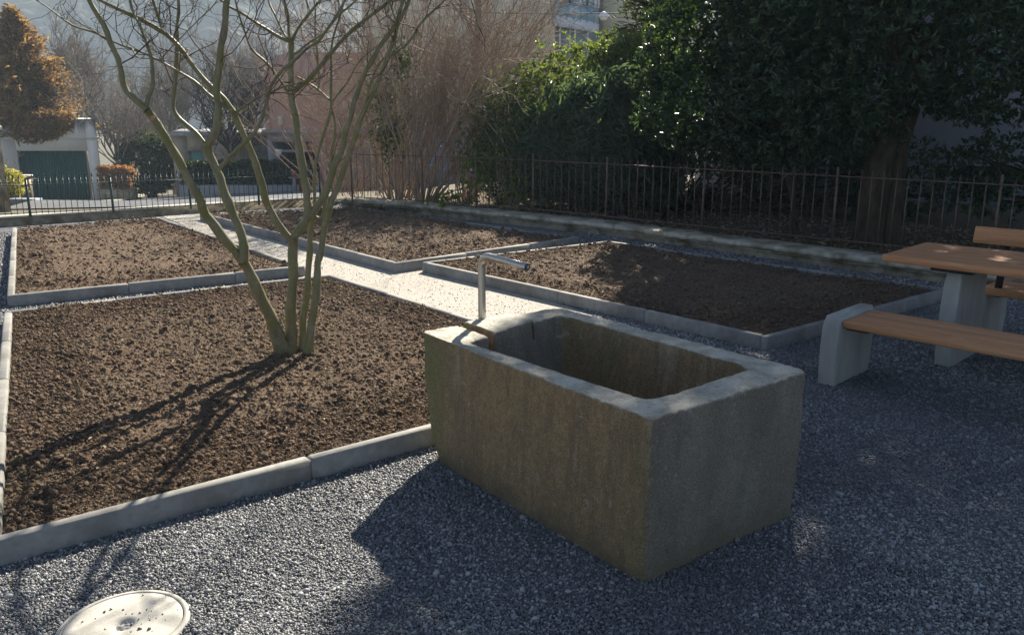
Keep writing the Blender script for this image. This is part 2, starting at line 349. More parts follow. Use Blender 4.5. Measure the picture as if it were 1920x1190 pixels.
# ------------------------------------------------------------------ plan of the garden (metres)
KH = 0.112                                   # kerb height above the gravel
B4 = [np.array(p) for p in ((-2.018, 2.888), (0.84, 5.07), (-1.83, 8.31), (-4.175, 6.70))]          # front left bed
B1 = [np.array(p) for p in ((-4.49, 7.28), (-2.19, 8.75), (-5.48, 12.96), (-7.03, 11.75))]       # back left bed
B2 = [np.array(p) for p in ((-1.26, 8.91), (0.87, 10.83), (-2.75, 14.35), (-5.03, 13.45))]       # back middle bed
B3 = [np.array(p) for p in ((1.86, 5.89), (4.04, 7.58), (1.21, 10.51), (-0.98, 8.98))]           # right bed
GW = [at(-240, 442)[:2], at(0, 425)[:2], at(590, 385)[:2]]                                        # low wall under the green fence
gd = unit(GW[2]-GW[1]); gn = np.array([-gd[1], gd[0]])                                            # gn points away from the garden
TR_L, TR_N, TR_R, TR_F = [np.array(p) for p in ((-0.455, 3.995), (0.49, 2.79), (1.24, 3.35), (0.25, 4.52))]

def inpoly(P, poly):
    r = np.zeros(len(P), bool); n = len(poly)
    for i in range(n):
        a, b = poly[i], poly[(i+1) % n]
        c = ((a[1] > P[:, 1]) != (b[1] > P[:, 1])) & (P[:, 0] < (b[0]-a[0])*(P[:, 1]-a[1])/(b[1]-a[1]+1e-12)+a[0])
        r ^= c
    return r

# ---- terrain: level by the garden, falling beyond the low wall, rising to a wooded hill
def terrain_z(x, y):
    d = (x-GW[1][0])*gn[0] + (y-GW[1][1])*gn[1]
    slope = -0.0857*np.clip(d-.3, 0, 70)
    wr = np.clip((x+3.0+0.0*y)/3.0, 0, 1)*np.clip((30-y)/8.0, 0, 1)
    z = slope*(1-wr)
    return z-0.03
xs = np.concatenate([np.linspace(-420, -30, 40), np.linspace(-28, 28, 113), np.linspace(30, 420, 40)])
ys = np.concatenate([np.linspace(-60, -2, 12), np.linspace(0, 60, 121), np.linspace(64, 520, 60)])
X, Y = np.meshgrid(xs, ys); Z = terrain_z(X, Y)
V = np.stack([X, Y, Z], -1).reshape(-1, 3); ni, nj = X.shape
I = (np.arange(ni-1)[:, None]*nj+np.arange(nj-1)[None]).ravel(); F = np.stack([I, I+1, I+1+nj, I+nj], -1)
tag(mesh("ground", V, F, MAT['terrain'], smooth=True), "bare ground reaching into the distance", kind="structure")

# ---- gravel sheet and pale path sheet
GEDGE = [np.array(p) for p in ((-14, -3), (14, -3), (14, 3.0), (7.2, 6.2), (3.62, 9.27), (1.10, 11.95), (-2.0, 14.58), (-3.25, 15.55), (-7.73, 12.6), (-10, 11.0), (-14, 9.0))]
tag(mesh("gravel_ground", [(p[0], p[1], 0) for p in GEDGE], [list(range(len(GEDGE)))], MAT['gravel_sheet']), "grey gravel ground", kind="structure")
PATH = [at(295, 403)[:2]+(-.03, .1), at(380, 397)[:2]+(.2, .6), at(560, 440)[:2], B2[0]+(.4, .2), B3[3]+(.5, -.05), np.array((.7, 7.0)), np.array((.55, 5.6)), np.array((-.2, 6.3)), B4[2]+(.1, -.1), B1[1]+(-.05, -.1)]
tag(mesh("garden_path", [(p[0], p[1], 0.004) for p in PATH], [list(range(len(PATH)))], MAT['path_sheet']), "pale gravel path between the beds", kind="structure")

# ---- loose gravel: every chip a small stone
rng = np.random.default_rng(5)
def stone_scatter(P2, size, z0, seed):
    """one angular pebble (12 vertices) on each point"""
    r = np.random.default_rng(seed); n = len(P2); t = (1+5**.5)/2
    ico = np.array([(-1,t,0),(1,t,0),(-1,-t,0),(1,-t,0),(0,-1,t),(0,1,t),(0,-1,-t),(0,1,-t),(t,0,-1),(t,0,1),(-t,0,-1),(-t,0,1)])/1.9
    fc = np.array([(0,11,5),(0,5,1),(0,1,7),(0,7,10),(0,10,11),(1,5,9),(5,11,4),(11,10,2),(10,7,6),(7,1,8),(3,9,4),(3,4,2),(3,2,6),(3,6,8),(3,8,9),(4,9,5),(2,4,11),(6,2,10),(8,6,7),(9,8,1)])
    V = ico[None]*(1+r.uniform(-.28, .28, (n, 12, 1)))*np.stack([r.uniform(.8, 1.35, n), r.uniform(.6, 1.0, n), r.uniform(.45, .8, n)], -1)[:, None, :]
    q = r.normal(size=(n, 4)); q[:, 1:3] *= .45; q /= np.linalg.norm(q, axis=1, keepdims=True); w, x, y, z = q.T
    R = np.stack([1-2*(y*y+z*z), 2*(x*y-z*w), 2*(x*z+y*w), 2*(x*y+z*w), 1-2*(x*x+z*z), 2*(y*z-x*w), 2*(x*z-y*w), 2*(y*z+x*w), 1-2*(x*x+y*y)], -1).reshape(n, 3, 3)
    V = np.einsum('nij,nkj->nki', R, V)*size[:, None, None]
    V[..., 0] += P2[:, 0:1]; V[..., 1] += P2[:, 1:2]; V[..., 2] += np.asarray(z0).reshape(-1, 1)+size[:, None]*.25
    Fc = (fc[None]+(np.arange(n)*12)[:, None, None]).reshape(-1, 3)
    return V.reshape(-1, 3), Fc, np.repeat(r.random(n)**1.25, 12)
def outset(poly, d):
    c = sum(poly)/len(poly); out = []
    n = len(poly)
    for i in range(n):
        p, a, b = poly[i], poly[i-1], poly[(i+1) % n]
        e1 = unit(p-a); e2 = unit(b-p); n1 = np.array([e1[1], -e1[0]]); n2 = np.array([e2[1], -e2[0]])
        if np.dot(n1, p-c) < 0: n1, n2 = -n1, -n2
        m = n1+n2; out.append(p+d*m/(m@m)*2)
    return out
def jgrid(x0, x1, y0, y1, s, r):
    gx, gy = np.meshgrid(np.arange(x0, x1, s), np.arange(y0, y1, s)); P = np.stack([gx.ravel(), gy.ravel()], -1)
    return P+r.uniform(-.5, .5, P.shape)*s
def seen(P, m=60):                          # keep what could lie in or just beside the picture
    zc = P[:, 1]*CP+CAM_H*SP; px = CX+P[:, 0]/zc*F_PX; py = CY+((CAM_H*CP)-P[:, 1]*SP)/zc*F_PX
    return (px > -250) & (px < 2170) & (py < 1190+120)
beds_out = [outset(b, .0) for b in (B1, B2, B3, B4)]
trough_fp = [TR_L+(.16, -.1), TR_N+(-.0, .03), TR_R+(-.03, 0), TR_F+(-.02, -.15)]
man_c = np.array((-1.33, 2.535)); man_r = .214
def gravel_mask(P):
    k = seen(P) & inpoly(P, GEDGE)
    for b in beds_out: k &= ~inpoly(P, b)
    k &= ~inpoly(P, trough_fp); k &= np.linalg.norm(P-man_c, axis=1) > man_r+.004*np.sin(P[:, 0]*300)
    return k
Ps, Ss = [], []
for (ya, yb, s, sz) in ((1.7, 3.4, .0080, .0056), (3.4, 5.2, .0098, .0066), (5.2, 7.6, .013, .0080), (7.6, 12.0, .023, .011)):
    P = jgrid(-9, 8.5, ya, yb, s, rng); P = P[gravel_mask(P)]
    inp = inpoly(P, PATH); P = P[~inp | (rng.random(len(P)) < .0)]
    Ps.append(P); Ss.append(sz*rng.lognormal(0, .30, len(P)))
P = np.vstack(Ps); Sz = np.clip(np.concatenate(Ss), .003, .02)
zund = .0035*fbm(np.column_stack([P*3.5, P[:, 0]*0]), 3, 3)+.004*rng.random(len(P))
V, F, A = stone_scatter(P, Sz, zund, 11)
A = np.clip(A*(1+.30*np.repeat(fbm(np.column_stack([P*1.3, P[:, 0]*0]), 3, 8), 12)), 0, 1)
tag(mesh("gravel", V, F, MAT['stones'], attrs={"rnd": A}), "loose grey and white gravel chips", kind="stuff")
P = jgrid(-6, 2, 5.2, 14, .021, rng); P = P[gravel_mask(P) & inpoly(P, outset(PATH, .05))]; P = P[rng.random(len(P)) < np.where(P[:, 1] < 6.6, .9, .35)]
V, F, A = stone_scatter(P, .0050*rng.lognormal(0, .3, len(P)), .002, 12)
tag(mesh("path_gravel", V, F, MAT['path_stones'], attrs={"rnd": A}), "fine pale chips on the path", kind="stuff")

# ---- soil of the four beds
def soil_raster(x0, x1, y0, y1, res, seed, amp=1.0, dens=900, rmin=.006, rmax=.038):
    r = np.random.default_rng(seed); nx, ny = int((x1-x0)/res)+2, int((y1-y0)/res)+2
    gx, gy = np.meshgrid(x0+np.arange(nx)*res, y0+np.arange(ny)*res)
    P = np.stack([gx, gy, gx*0], -1)
    H = amp*(.015*fbm(P*1.6, 3, seed)+.006*fbm(P*8, 3, seed+5)+.0075*fbm(P*38, 4, seed+9, .65))
    n = int((x1-x0)*(y1-y0)*dens)
    cx = r.uniform(x0, x1, n); cy = r.uniform(y0, y1, n); R = rmin+(rmax-rmin)*r.random(n)**7; hh = R*r.uniform(.25, .65, n)*amp; el = r.uniform(.6, 1, n); th = r.uniform(0, math.pi, n)
    wob = fbm(P*70, 2, seed+21)*.35
    for i in np.argsort(R)[::-1]:
        k = int(R[i]/res)+2; ix = int((cx[i]-x0)/res); iy = int((cy[i]-y0)/res)
        a, b, c, d = max(0, ix-k), min(nx, ix+k+1), max(0, iy-k), min(ny, iy+k+1)
        if a >= b or c >= d: continue
        dx = gx[c:d, a:b]-cx[i]; dy = gy[c:d, a:b]-cy[i]; ct, st = math.cos(th[i]), math.sin(th[i])
        q = ((dx*ct+dy*st)/R[i])**2+((-dx*st+dy*ct)/(R[i]*el[i]))**2+wob[c:d, a:b]
        H[c:d, a:b] += hh[i]*np.sqrt(np.clip(1-q, 0, 1))*(q < 1)*.8
    return H, (x0, y0, res)
def sample(Hr, P):
    H, (x0, y0, res) = Hr; fx = np.clip((P[:, 0]-x0)/res, 0, H.shape[1]-1.001); fy = np.clip((P[:, 1]-y0)/res, 0, H.shape[0]-1.001)
    ix, iy = fx.astype(int), fy.astype(int); tx, ty = fx-ix, fy-iy
    return (H[iy, ix]*(1-tx)+H[iy, ix+1]*tx)*(1-ty)+(H[iy+1, ix]*(1-tx)+H[iy+1, ix+1]*tx)*ty
SOIL = []
def soil_bed(poly, res, base, seed, label, mound=0.02, dens=900, amp=1.0):
    q = outset(poly, -.055)
    u = np.linspace(0, 1, int(np.linalg.norm(q[1]-q[0])/res)); v = np.linspace(0, 1, int(np.linalg.norm(q[3]-q[0])/res))
    U, W = np.meshgrid(u, v); P = (q[0][None, None]*((1-U)*(1-W))[..., None]+q[1]*(U*(1-W))[..., None]+q[2]*(U*W)[..., None]+q[3]*((1-U)*W)[..., None])
    lo = P.reshape(-1, 2).min(0)-.1; hi = P.reshape(-1, 2).max(0)+.1
    Hr = soil_raster(lo[0], hi[0], lo[1], hi[1], res, seed, amp, dens)
    P2 = P.reshape(-1, 2); e = np.minimum(np.minimum(U, 1-U), np.minimum(W, 1-W)).ravel()
    z = base+sample(Hr, P2)+mound*np.clip(e*6, 0, 1)-.012*np.exp(-e*60)
    for k_ in (0,): z = np.minimum(z, base+.2)
    ni, nj = U.shape; I = (np.arange(ni-1)[:, None]*nj+np.arange(nj-1)[None]).ravel(); F = np.stack([I, I+1, I+1+nj, I+nj], -1)
    # local roughening of the positions gives the crumbs overhanging edges
    J = np.stack([vnoise(np.column_stack([P2*60, P2[:, 0]*0+s]), seed+s) for s in (1, 2)], -1)*res*.6
    V = np.column_stack([P2+J, z])
    tag(mesh("soil_bed", V, F, MAT['soil'], smooth=True), label, kind="structure")
    SOIL.append((q, Hr, base, mound))
soil_bed(B4, .0072, .080, 31, "dug brown soil of the front left bed", .02, 900)
soil_bed(B1, .017, .085, 32, "dug brown soil of the back left bed", .025, 500, 1.0)
soil_bed(B2, .019, .085, 33, "dug brown soil of the back middle bed", .025, 500, 1.0)
soil_bed(B3, .014, .085, 34, "dug brown soil of the right bed", .02, 900, 1.1)
# crumbs and clods lying on the soil
P_, S_, Z_ = [], [], []
for (q, Hr, base, mound), dens, sc in zip(SOIL, (13000, 1500, 1500, 3500), (1, 1.5, 1.5, 1.2)):
    lo = np.min(q, 0); hi = np.max(q, 0); n = int((hi-lo).prod()*dens)
    P = rng.uniform(lo, hi, (n, 2)); P = P[inpoly(P, outset(q, -.02))]; s = (.0030+.0035*rng.random(len(P))**2+.016*rng.random(len(P))**26)*sc
    P_.append(P); S_.append(s); Z_.append(base+sample(Hr, P)+mound*.9)
P = np.vstack(P_); k = ~inpoly(P, trough_fp); P = P[k]
V, F, A = stone_scatter(P, np.concatenate(S_)[k], np.concatenate(Z_)[k], 77)
tag(mesh("soil_crumbs", V, F, MAT['soil'], attrs={"rnd": A}), "crumbs and clods of brown soil", kind="stuff")
# small pale scraps of leaf and straw on soil and gravel
P_, Z_ = [], []
for (q, Hr, base, mound), n in zip(SOIL, (420, 160, 180, 520)):
    lo = np.min(q, 0); hi = np.max(q, 0); P = rng.uniform(lo, hi, (n, 2)); P = P[inpoly(P, outset(q, -.04))]
    P_.append(P); Z_.append(base+sample(Hr, P)+mound+.008)
P = jgrid(-4, 5, 1.9, 6, .33, rng); P = P[gravel_mask(P)]; P = P[rng.random(len(P)) < .35]; P_.append(P); Z_.append(np.full(len(P), .016))
P = np.vstack(P_); z = np.concatenate(Z_); n = len(P); th = rng.uniform(0, 6.28, n)
V, F, A = leaves(np.column_stack([P, z]), unit(np.column_stack([np.cos(th), np.sin(th), rng.uniform(-.1, .25, n)])), np.tile((0, 0, 1.0), (n, 1)), rng.uniform(.012, .04, n), rng.uniform(.004, .018, n), rng)
tag(mesh("fallen_scraps", V, F, MAT['deadleaf'], attrs={"rnd": A}), "scattered scraps of dry leaf and straw", kind="stuff")

# ------------------------------------------------------------------ concrete garden edgings
def kerb_line(parent, a, b, inward, z1=KH, w=.06, L=1.0, first=0.0, group=None):
    d = b-a; n = np.linalg.norm(d); d = d/n; nn = inward
    t = 0.0; k = 0; r = random.Random(int(n*1000))
    while t < n-.02:
        e = min(n, t+(first if k == 0 and first else L))
        if n-e < .12: e = n
        c2 = a+d*(t+e)/2+nn*w/2; dz = r.uniform(-.0015, .0015)
        m = MB(); m.box((c2[0], c2[1], (z1-.08)/2+dz), np.array([d[0], d[1], 0])*((e-t)/2-.0015), np.array([nn[0], nn[1], 0])*w/2, (0, 0, (z1+.08)/2), r.random(), .010)
        m.build("kerb_stone", MAT['kerb'], parent); t = e; k += 1
def edging(poly, label, sides=(0, 1, 2, 3), first=0):
    c = sum(poly)/4; root = empty("concrete_edging", (*poly[0], 0)); tag(root, label, "edging", "concrete edgings round the beds")
    for i in sides:
        a, b = poly[i], poly[(i+1) % 4]; d = unit(b-a); n = np.array([-d[1], d[0]])
        if n@(c-a) < 0: n = -n
        if i % 2 == 0: kerb_line(root, a, b, n, first=first if i == 0 else 0)
        else: kerb_line(root, a+d*.06, b-d*.06, n)
    return root
edging(B4, "pale concrete edging round the front left bed with the tree", first=1.34)
edging(B1, "pale concrete edging round the far left bed by the green fence", (0, 1, 3))
edging(B2, "pale concrete edging round the back middle bed", (0, 1, 3))
edging(B3, "concrete edging round the shaded bed beside the benches")
# far left strip is gravel; kerb between the beds' far ends and the wall is part of the low wall below

# ------------------------------------------------------------------ stone trough
def build_trough():
    ZT = .66
    root = empty("stone_trough", (.35, 3.7, 0)); tag(root, "long weathered granite water trough with mossy brown sides", "trough")
    def fil(c, rad, ns, mc=10):
        pts = []; n = 4
        for i in range(4):
            p, a, b = c[i], c[i-1], c[(i+1) % 4]; e1 = unit(a-p); e2 = unit(b-p)
            cosA = e1@e2; half = math.acos(max(-1, min(1, cosA)))/2; t = rad[i]/math.tan(half)
            s, e = p+e1*t, p+e2*t; ce = p+unit(e1+e2)*(rad[i]/math.sin(half))
            a0 = math.atan2(*(s-ce)[::-1]); a1 = math.atan2(*(e-ce)[::-1]); da = (a1-a0+math.pi) % (2*math.pi)-math.pi
            arc = [ce+rad[i]*np.array([math.cos(a0+da*k/mc), math.sin(a0+da*k/mc)]) for k in range(mc+1)]
            pts.append((arc, e))
        out = []
        for i in range(4):
            arc, e = pts[i]; nxt = pts[(i+1) % 4][0][0]
            out += arc
            for k in range(1, ns[i]): out.append(e+(nxt-e)*k/ns[i])
        return np.array(out)
    NS = (190, 95, 190, 170)                                # L>N, N>R, R>F, F>L
    ot = fil([TR_L, TR_N, TR_R, TR_F], (.04, .035, .04, .08), NS)
    ob = fil([TR_L+(.055, -.05), TR_N+(.0, .0), TR_R+(-.005, .005), TR_F+(.03, -.06)], (.10, .04, .05, .12), NS)
    it = fil([np.array(p) for p in ((-.215, 3.80), (.515, 2.985), (1.02, 3.40), (.26, 4.345))], (.05, .07, .07, .06), NS)
    ib = fil([np.array(p) for p in ((-.15, 3.78), (.49, 3.06), (.95, 3.44), (.27, 4.23))], (.06, .08, .08, .08), NS)
    n = len(ot); rings = []
    for k in range(64):                                     # outer wall, bottom to top
        t = k/63.0; z = -.03+(ZT-.018+.03)*t; w = np.clip((.50-z)/.50, 0, 1)**2.0
        rings.append(np.column_stack([ot*(1-w)+ob*w, np.full(n, z)]))
    for k in range(1, 5):
        a = k/4*math.pi/2; ins = .014*(1-math.cos(a)); c = it-ot; c = c/np.linalg.norm(c, axis=1, keepdims=True)
        rings.append(np.column_stack([ot+c*ins, np.full(n, ZT-.018+.018*math.sin(a))]))
    e = rings[-1][:, :2]; NR = 16; c = unit(it-e); d_in = np.linalg.norm(it-e, axis=1, keepdims=True)
    i0 = len(rings)
    for k in range(1, NR+1): rings.append(np.column_stack([e+c*(d_in-.015)*k/NR, np.full(n, ZT)]))
    i1 = len(rings)
    for k in range(1, 4):
        a = k/3*math.pi/2; rings.append(np.column_stack([it-c*.015*(1-math.sin(a)), np.full(n, ZT-.015*(1-math.cos(a)))]))
    for k in range(1, 40):
        t = k/39.0; rings.append(np.column_stack([it*(1-t)+ib*t, np.full(n, ZT-.015-.42*t)]))
    cen = ib.mean(0)
    for s in (.9, .6, .3, .02): rings.append(np.column_stack([cen+(ib-cen)*s, np.full(n, ZT-.435-.01*(1-s))]))
    R = np.array(rings)                                     # (rings, n, 3)
    # two sawn slots across the far end wall; the block between them carries the spout
    A0, B0 = TR_L, TR_F; dl = unit(B0-A0); tt = (R[..., :2]-A0)@dl
    nrm = np.array([-dl[1], dl[0]]); far = np.abs((R[..., :2]-A0)@nrm) < .30
    def slot(c, w, depth):
        g = np.clip((w-np.abs(tt-c))/.007, 0, 1)*far
        R[..., 2] = np.where(R[..., 2] > ZT-depth, R[..., 2]*(1-g)+(ZT-depth)*g, R[..., 2])
    slot(.235, .022, .17); slot(.555, .010, .10)
    blk = far & (tt > .26) & (tt < .545) & (R[..., 2] > ZT-.06)
    R[..., 2] = np.where(blk, R[..., 2]+.012, R[..., 2])
    m, n = R.shape[:2]; V = R.reshape(-1, 3)
    I = (np.arange(m-1)[:, None]*n+np.arange(n)[None]); J = (np.arange(m-1)[:, None]*n+(np.arange(n)+1)[None] % n)
    F = np.stack([I, J, J+n, I+n], -1).reshape(-1, 4)
    # hewn unevenness
    c3 = np.array([.38, 3.66, .3]); nr = unit(V-c3)
    d = .008*fbm(V*2.6, 2, 5)+.0028*fbm(V*11, 3, 8)+.0032*fbm(V*52, 3, 9)+.0018*fbm(V*(34, 34, 6), 2, 19)
    edge = np.clip(1-np.abs(V[:, 2]-ZT)/.05, 0, 1); rimh = .002*fbm(V*(14, 14, 2), 3, 12)-.007*np.clip(fbm(V*(30, 30, 6), 2, 15)-.35, 0, 1)
    V = V+nr*d[:, None]*(np.array([1, 1, .6])); V[:, 2] += rimh*edge
    low = np.clip((.05-V[:, 2])/.05, 0, 1); V[:, 2] += low*.02*fbm(V*5, 2, 4)
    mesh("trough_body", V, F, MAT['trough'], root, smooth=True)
build_trough()

# steel spout: a bent pipe that stands on the end block
def sweep(path, r, k=20):
    P = np.array(path, float); V, Fq, _ = tubes([(P, np.full(len(P), r))], k); return V, Fq[0]
def build_spout():
    b = np.array([-.155, 4.22, .655]); top = .345; rb = .062
    tip = atd(988, 491, 3.93); dirh = tip-b; dirh[2] = 0; Lh = np.linalg.norm(dirh); dirh /= Lh
    pts = [b, b+(0, 0, (top-rb)*.5), b+(0, 0, top-rb)]
    for k in range(1, 11):
        a = k/10*math.pi/2; pts.append(b+np.array([0, 0, top-rb+rb*math.sin(a)])+dirh*rb*(1-math.cos(a)))
    pts += [b+np.array([0, 0, top-.004])+dirh*(Lh*.6), b+np.array([0, 0, top-.008])+dirh*Lh]
    r = .0195; V, F = sweep(pts, r, 24); n = len(V)
    V2, F2 = sweep(pts[-3:], r*.86, 24); F2 = F2[:, ::-1]
    end = n-24; i = np.arange(24); cap = np.stack([end+i, n+len(V2)-24+i, n+len(V2)-24+(i+1) % 24, end+(i+1) % 24], -1)
    root = empty("water_spout", b); tag(root, "bent stainless steel water spout on the far end of the stone trough", "spout")
    mesh("pipe", np.vstack([V, V2]), np.vstack([F, F2+n, cap]), MAT['steel'], root, smooth=True)
    m = MB(); m.rod(b+(0, 0, -.012), b+(0, 0, .006), .030, .029, 24); m.build("base_collar", MAT['dark_steel'], root)
build_spout()

# ------------------------------------------------------------------ manhole cover in the gravel
def build_manhole():
    c = np.array([man_c[0], man_c[1], .0]); root = empty("manhole_cover", c); tag(root, "round pale concrete manhole cover sprinkled with gravel", "manhole cover")
    K = 72; a = np.arange(K)*2*math.pi/K; ring = lambda r, z: np.column_stack([c[0]+r*np.cos(a), c[1]+r*np.sin(a), np.full(K, z)])
    prof = [(.214, -.03), (.214, .006), (.211, .011), (.1945, .0125), (.1935, .006), (.1935, -.02)]
    V = np.vstack([ring(*p) for p in prof]); F = [[r*K+i, r*K+(i+1) % K, (r+1)*K+(i+1) % K, (r+1)*K+i] for r in range(len(prof)-1) for i in range(K)]
    mesh("rim", V, F, MAT['cover'], root, smooth=False)
    prof = [(.1905, -.02), (.1905, .009), (.1890, .0125), (.16, .0130), (.10, .0135), (.050, .014), (.044, .011), (.026, .002), (.024, -.008), (.001, -.010)]
    V = np.vstack([ring(*p) for p in prof]); V[:, 2] += .0003*fbm(V*120, 2, 3)
    F = [[r*K+i, r*K+(i+1) % K, (r+1)*K+(i+1) % K, (r+1)*K+i] for r in range(len(prof)-1) for i in range(K)]
    mesh("lid", V, F, MAT['cover'], root, smooth=True)
    r = np.random.default_rng(8); n = 36; rr = .185*np.sqrt(r.random(n)); th = r.uniform(0, 6.28, n)
    cl = r.normal(size=(n, 2))*.03; P = np.column_stack([c[0]+rr*np.cos(th), c[1]+rr*np.sin(th)]); P[:22] = (man_c+(.06, .05))+cl[:22]*2.0; P[36:] = man_c+cl[36:]*.35
    P = P[np.linalg.norm(P-man_c, axis=1) < .185]
    V, F, A = stone_scatter(P, .0035*r.lognormal(0, .35, len(P)), np.where(np.linalg.norm(P-man_c, axis=1) < .035, .0, .0135), 9)
    tag(mesh("scattered_gravel", V, F, MAT['stones'], attrs={"rnd": A*.5}), "gravel chips lying on the manhole cover", kind="stuff")
MAT['cover'] = M_noise("worn cast concrete", (.44,.42,.37), (.53,.51,.455), 30, .85, 6, 150, .2, .002)
build_manhole()

# ------------------------------------------------------------------ picnic table and benches
tb_d = unit(np.array([.70, -.715])); tb_n = np.array([-tb_d[1], tb_d[0]])       # along the table, and across it away from the camera
RZ = math.atan2(tb_d[1], tb_d[0])
def V3(p, z): return np.array([p[0], p[1], z])
def planks(parent, name, a, length, width, z, t, n, gap=.008, up=(0, 0, 1.0), edge=None, notch=0):
    """n planks side by side from corner a (left near), built in the parent's turned local frame"""
    w = (width-gap*(n-1))/n; m = MB()
    for i in range(n):
        c = (a[0]+length/2, a[1]+w/2+i*(w+gap), z-t/2)
        m.box(c, (length/2, 0, 0), (0, w/2, 0), (0, 0, t/2), (i*.37) % 1, .004)
    return m.build(name, MAT['wood'], parent, local=True)
def slab_leg(parent, x0, x1, y0, y1, z0, z1, taper=.03, bulge=0.0, name="leg", rad=.02):
    """upright concrete slab with rounded edges; the across-the-bench sides flare slightly towards the foot"""
    rings = []; NZ = 14
    for k in range(NZ+1):
        t = k/NZ; z = z0+(z1-z0)*t; fl = taper*(1-t); ins = 0
        if k >= NZ-1: ins = .004 if k == NZ-1 else .012
        hx, hy = (x1-x0)/2-ins, (y1-y0)/2-ins+fl*0; cx, cy = (x0+x1)/2, (y0+y1)/2
        yl = y0+ins-taper*math.sin(t*math.pi)*.6+fl*.0; yr = y1-ins+taper*math.sin(t*math.pi)*.6-.6*taper*(1-t)
        P = []
        for sx, sy, a0 in ((1, 1, 0), (-1, 1, 90), (-1, -1, 180), (1, -1, 270)):
            ox = cx+sx*(hx-rad); oy = (yr-rad) if sy > 0 else (yl+rad)
            for q in range(5):
                a = math.radians(a0+q*22.5); P.append((ox+rad*math.cos(a), oy+rad*math.sin(a), z))
        rings.append(P)
    V = np.array(rings).reshape(-1, 3); n = 20
    F = [[r*n+i, r*n+(i+1) % n, (r+1)*n+(i+1) % n, (r+1)*n+i] for r in range(NZ) for i in range(n)]+[[NZ*n+i for i in range(n)]]
    return mesh(name, V, F, MAT['concrete'], parent, local=True)
# near bench
o = empty("bench", (2.05, 5.13, 0), RZ); tag(o, "low backless bench of orange larch planks on grey concrete ends, nearest the stone trough", "bench")
slab_leg(o, -.075, .035, -.03, .49, -.03, .455, .032, name="concrete_end", rad=.009); 
slab_leg(o, 2.10, 2.21, -.03, .49, -.03, .455, .032, name="concrete_end", rad=.009)
planks(o, "seat", (.038, .0), 2.06, .44, .432, .045, 3)
m = MB(); m.box((.11, .22, .374), (.07, 0, 0), (0, .16, 0), (0, 0, .010)); m.build("bracket", MAT['dark_steel'], o, local=True)
m = MB(); m.box((2.03, .22, .374), (.07, 0, 0), (0, .16, 0), (0, 0, .010)); m.build("bracket", MAT['dark_steel'], o, local=True)
# table
o = empty("picnic_table", (2.57, 5.75, 0), RZ); tag(o, "outdoor table with thick orange larch top on grey concrete legs", "table")
planks(o, "tabletop", (.0, .0), 2.2, .80, .745, .05, 6, .006)
def to_local(p): d = np.array(p)-np.array([2.57, 5.75]); return np.array([d@tb_d, d@tb_n])
l1 = to_local((2.85, 5.42)); 
slab_leg(o, l1[0]-.055, l1[0]+.055, .13, .66, -.03, .665, .04, name="leg", rad=.012); slab_leg(o, 1.75, 1.86, .13, .66, -.03, .665, .04, name="leg", rad=.012)
for xx in (l1[0], 1.80): m = MB(); m.box((xx, .40, .680), (.13, 0, 0), (0, .34, 0), (0, 0, .0135)); m.build("mounting_plate", MAT['dark_steel'], o, local=True)
# far bench with backrest
p0 = at(1836, 540, .43)[:2]
o = empty("backrest_bench", (p0[0], p0[1], 0), RZ); tag(o, "orange larch bench with a slatted backrest on the far side of the table", "bench")
planks(o, "seat", (.0, .0), 2.1, .44, .43, .045, 3)
slab_leg(o, -.04, .07, -.02, .50, -.03, .383, .03, name="concrete_end"); slab_leg(o, 1.9, 2.01, -.02, .50, -.03, .383, .03, name="concrete_end")
bp = at(1832, 425, .86)[:2]-p0; bl = (bp@tb_d, bp@tb_n)
m = MB(); tilt = math.radians(12)
for i, zc in enumerate((.805, .64)):
    yc = bl[1]-.0+ (zc-.805)*(-.2)*-1; m.box((bl[0]+1.0, bl[1]-.03+(zc-.805)*.21, zc), (1.0, 0, 0), (0, .018*math.cos(tilt), -.018*math.sin(tilt)), (0, .062*math.sin(tilt), .062*math.cos(tilt)), i*.6, .004)
m.build("backrest", MAT['wood'], o, local=True)
for xx in (bl[0]+.22, bl[0]+1.75):
    m = MB()
    m.box((xx, bl[1]-.03-.035+.032, .60), (.025, 0, 0), (0, .006, 0), (0, .24*math.sin(tilt), .24*math.cos(tilt)))
    m.box((xx, (.44+bl[1])/2-.04, .378), (.025, 0, 0), (0, abs(bl[1]-.44)/2+.06, 0), (0, 0, .005))
    m.build("back_bracket", MAT['dark_steel'], o, local=True)

# ------------------------------------------------------------------ the many-stemmed tree in the front left bed
TY = 5.50
def trace(pts, y0, y1, r0, r1, seed=0, step=.045, wob=.006):
    """skeleton points; the depth runs from y0 to y1 along the branch"""
    pts = np.array(pts, float); d = np.concatenate([[0], np.cumsum(np.linalg.norm(np.diff(pts, axis=0), axis=1))]); t = d/d[-1]
    P = np.array([atd(p[0], p[1], y0+(y1-y0)*ti) for p, ti in zip(pts, t)])
    s = np.concatenate([[0], np.cumsum(np.linalg.norm(np.diff(P, axis=0), axis=1))]); n = max(4, int(s[-1]/step))
    q = np.linspace(0, s[-1], n)
    # smooth interpolation
    Q = np.stack([np.interp(q, s, P[:, i]) for i in range(3)], -1)
    for _ in range(2): Q[1:-1] = Q[1:-1]*.5+(Q[:-2]+Q[2:])*.25
    rr = np.random.default_rng(seed); w = rr.normal(size=(n, 3))*wob
    for _ in range(1): w[1:-1] = w[1:-1]*.5+(w[:-2]+w[2:])*.25
    w[0] = 0; w[-1] = 0; Q = Q+w*min(1, 1)
    R = (r0+(r1-r0)*np.linspace(0, 1, n))*(1+rr.uniform(-.06, .08, n))
    return Q, R
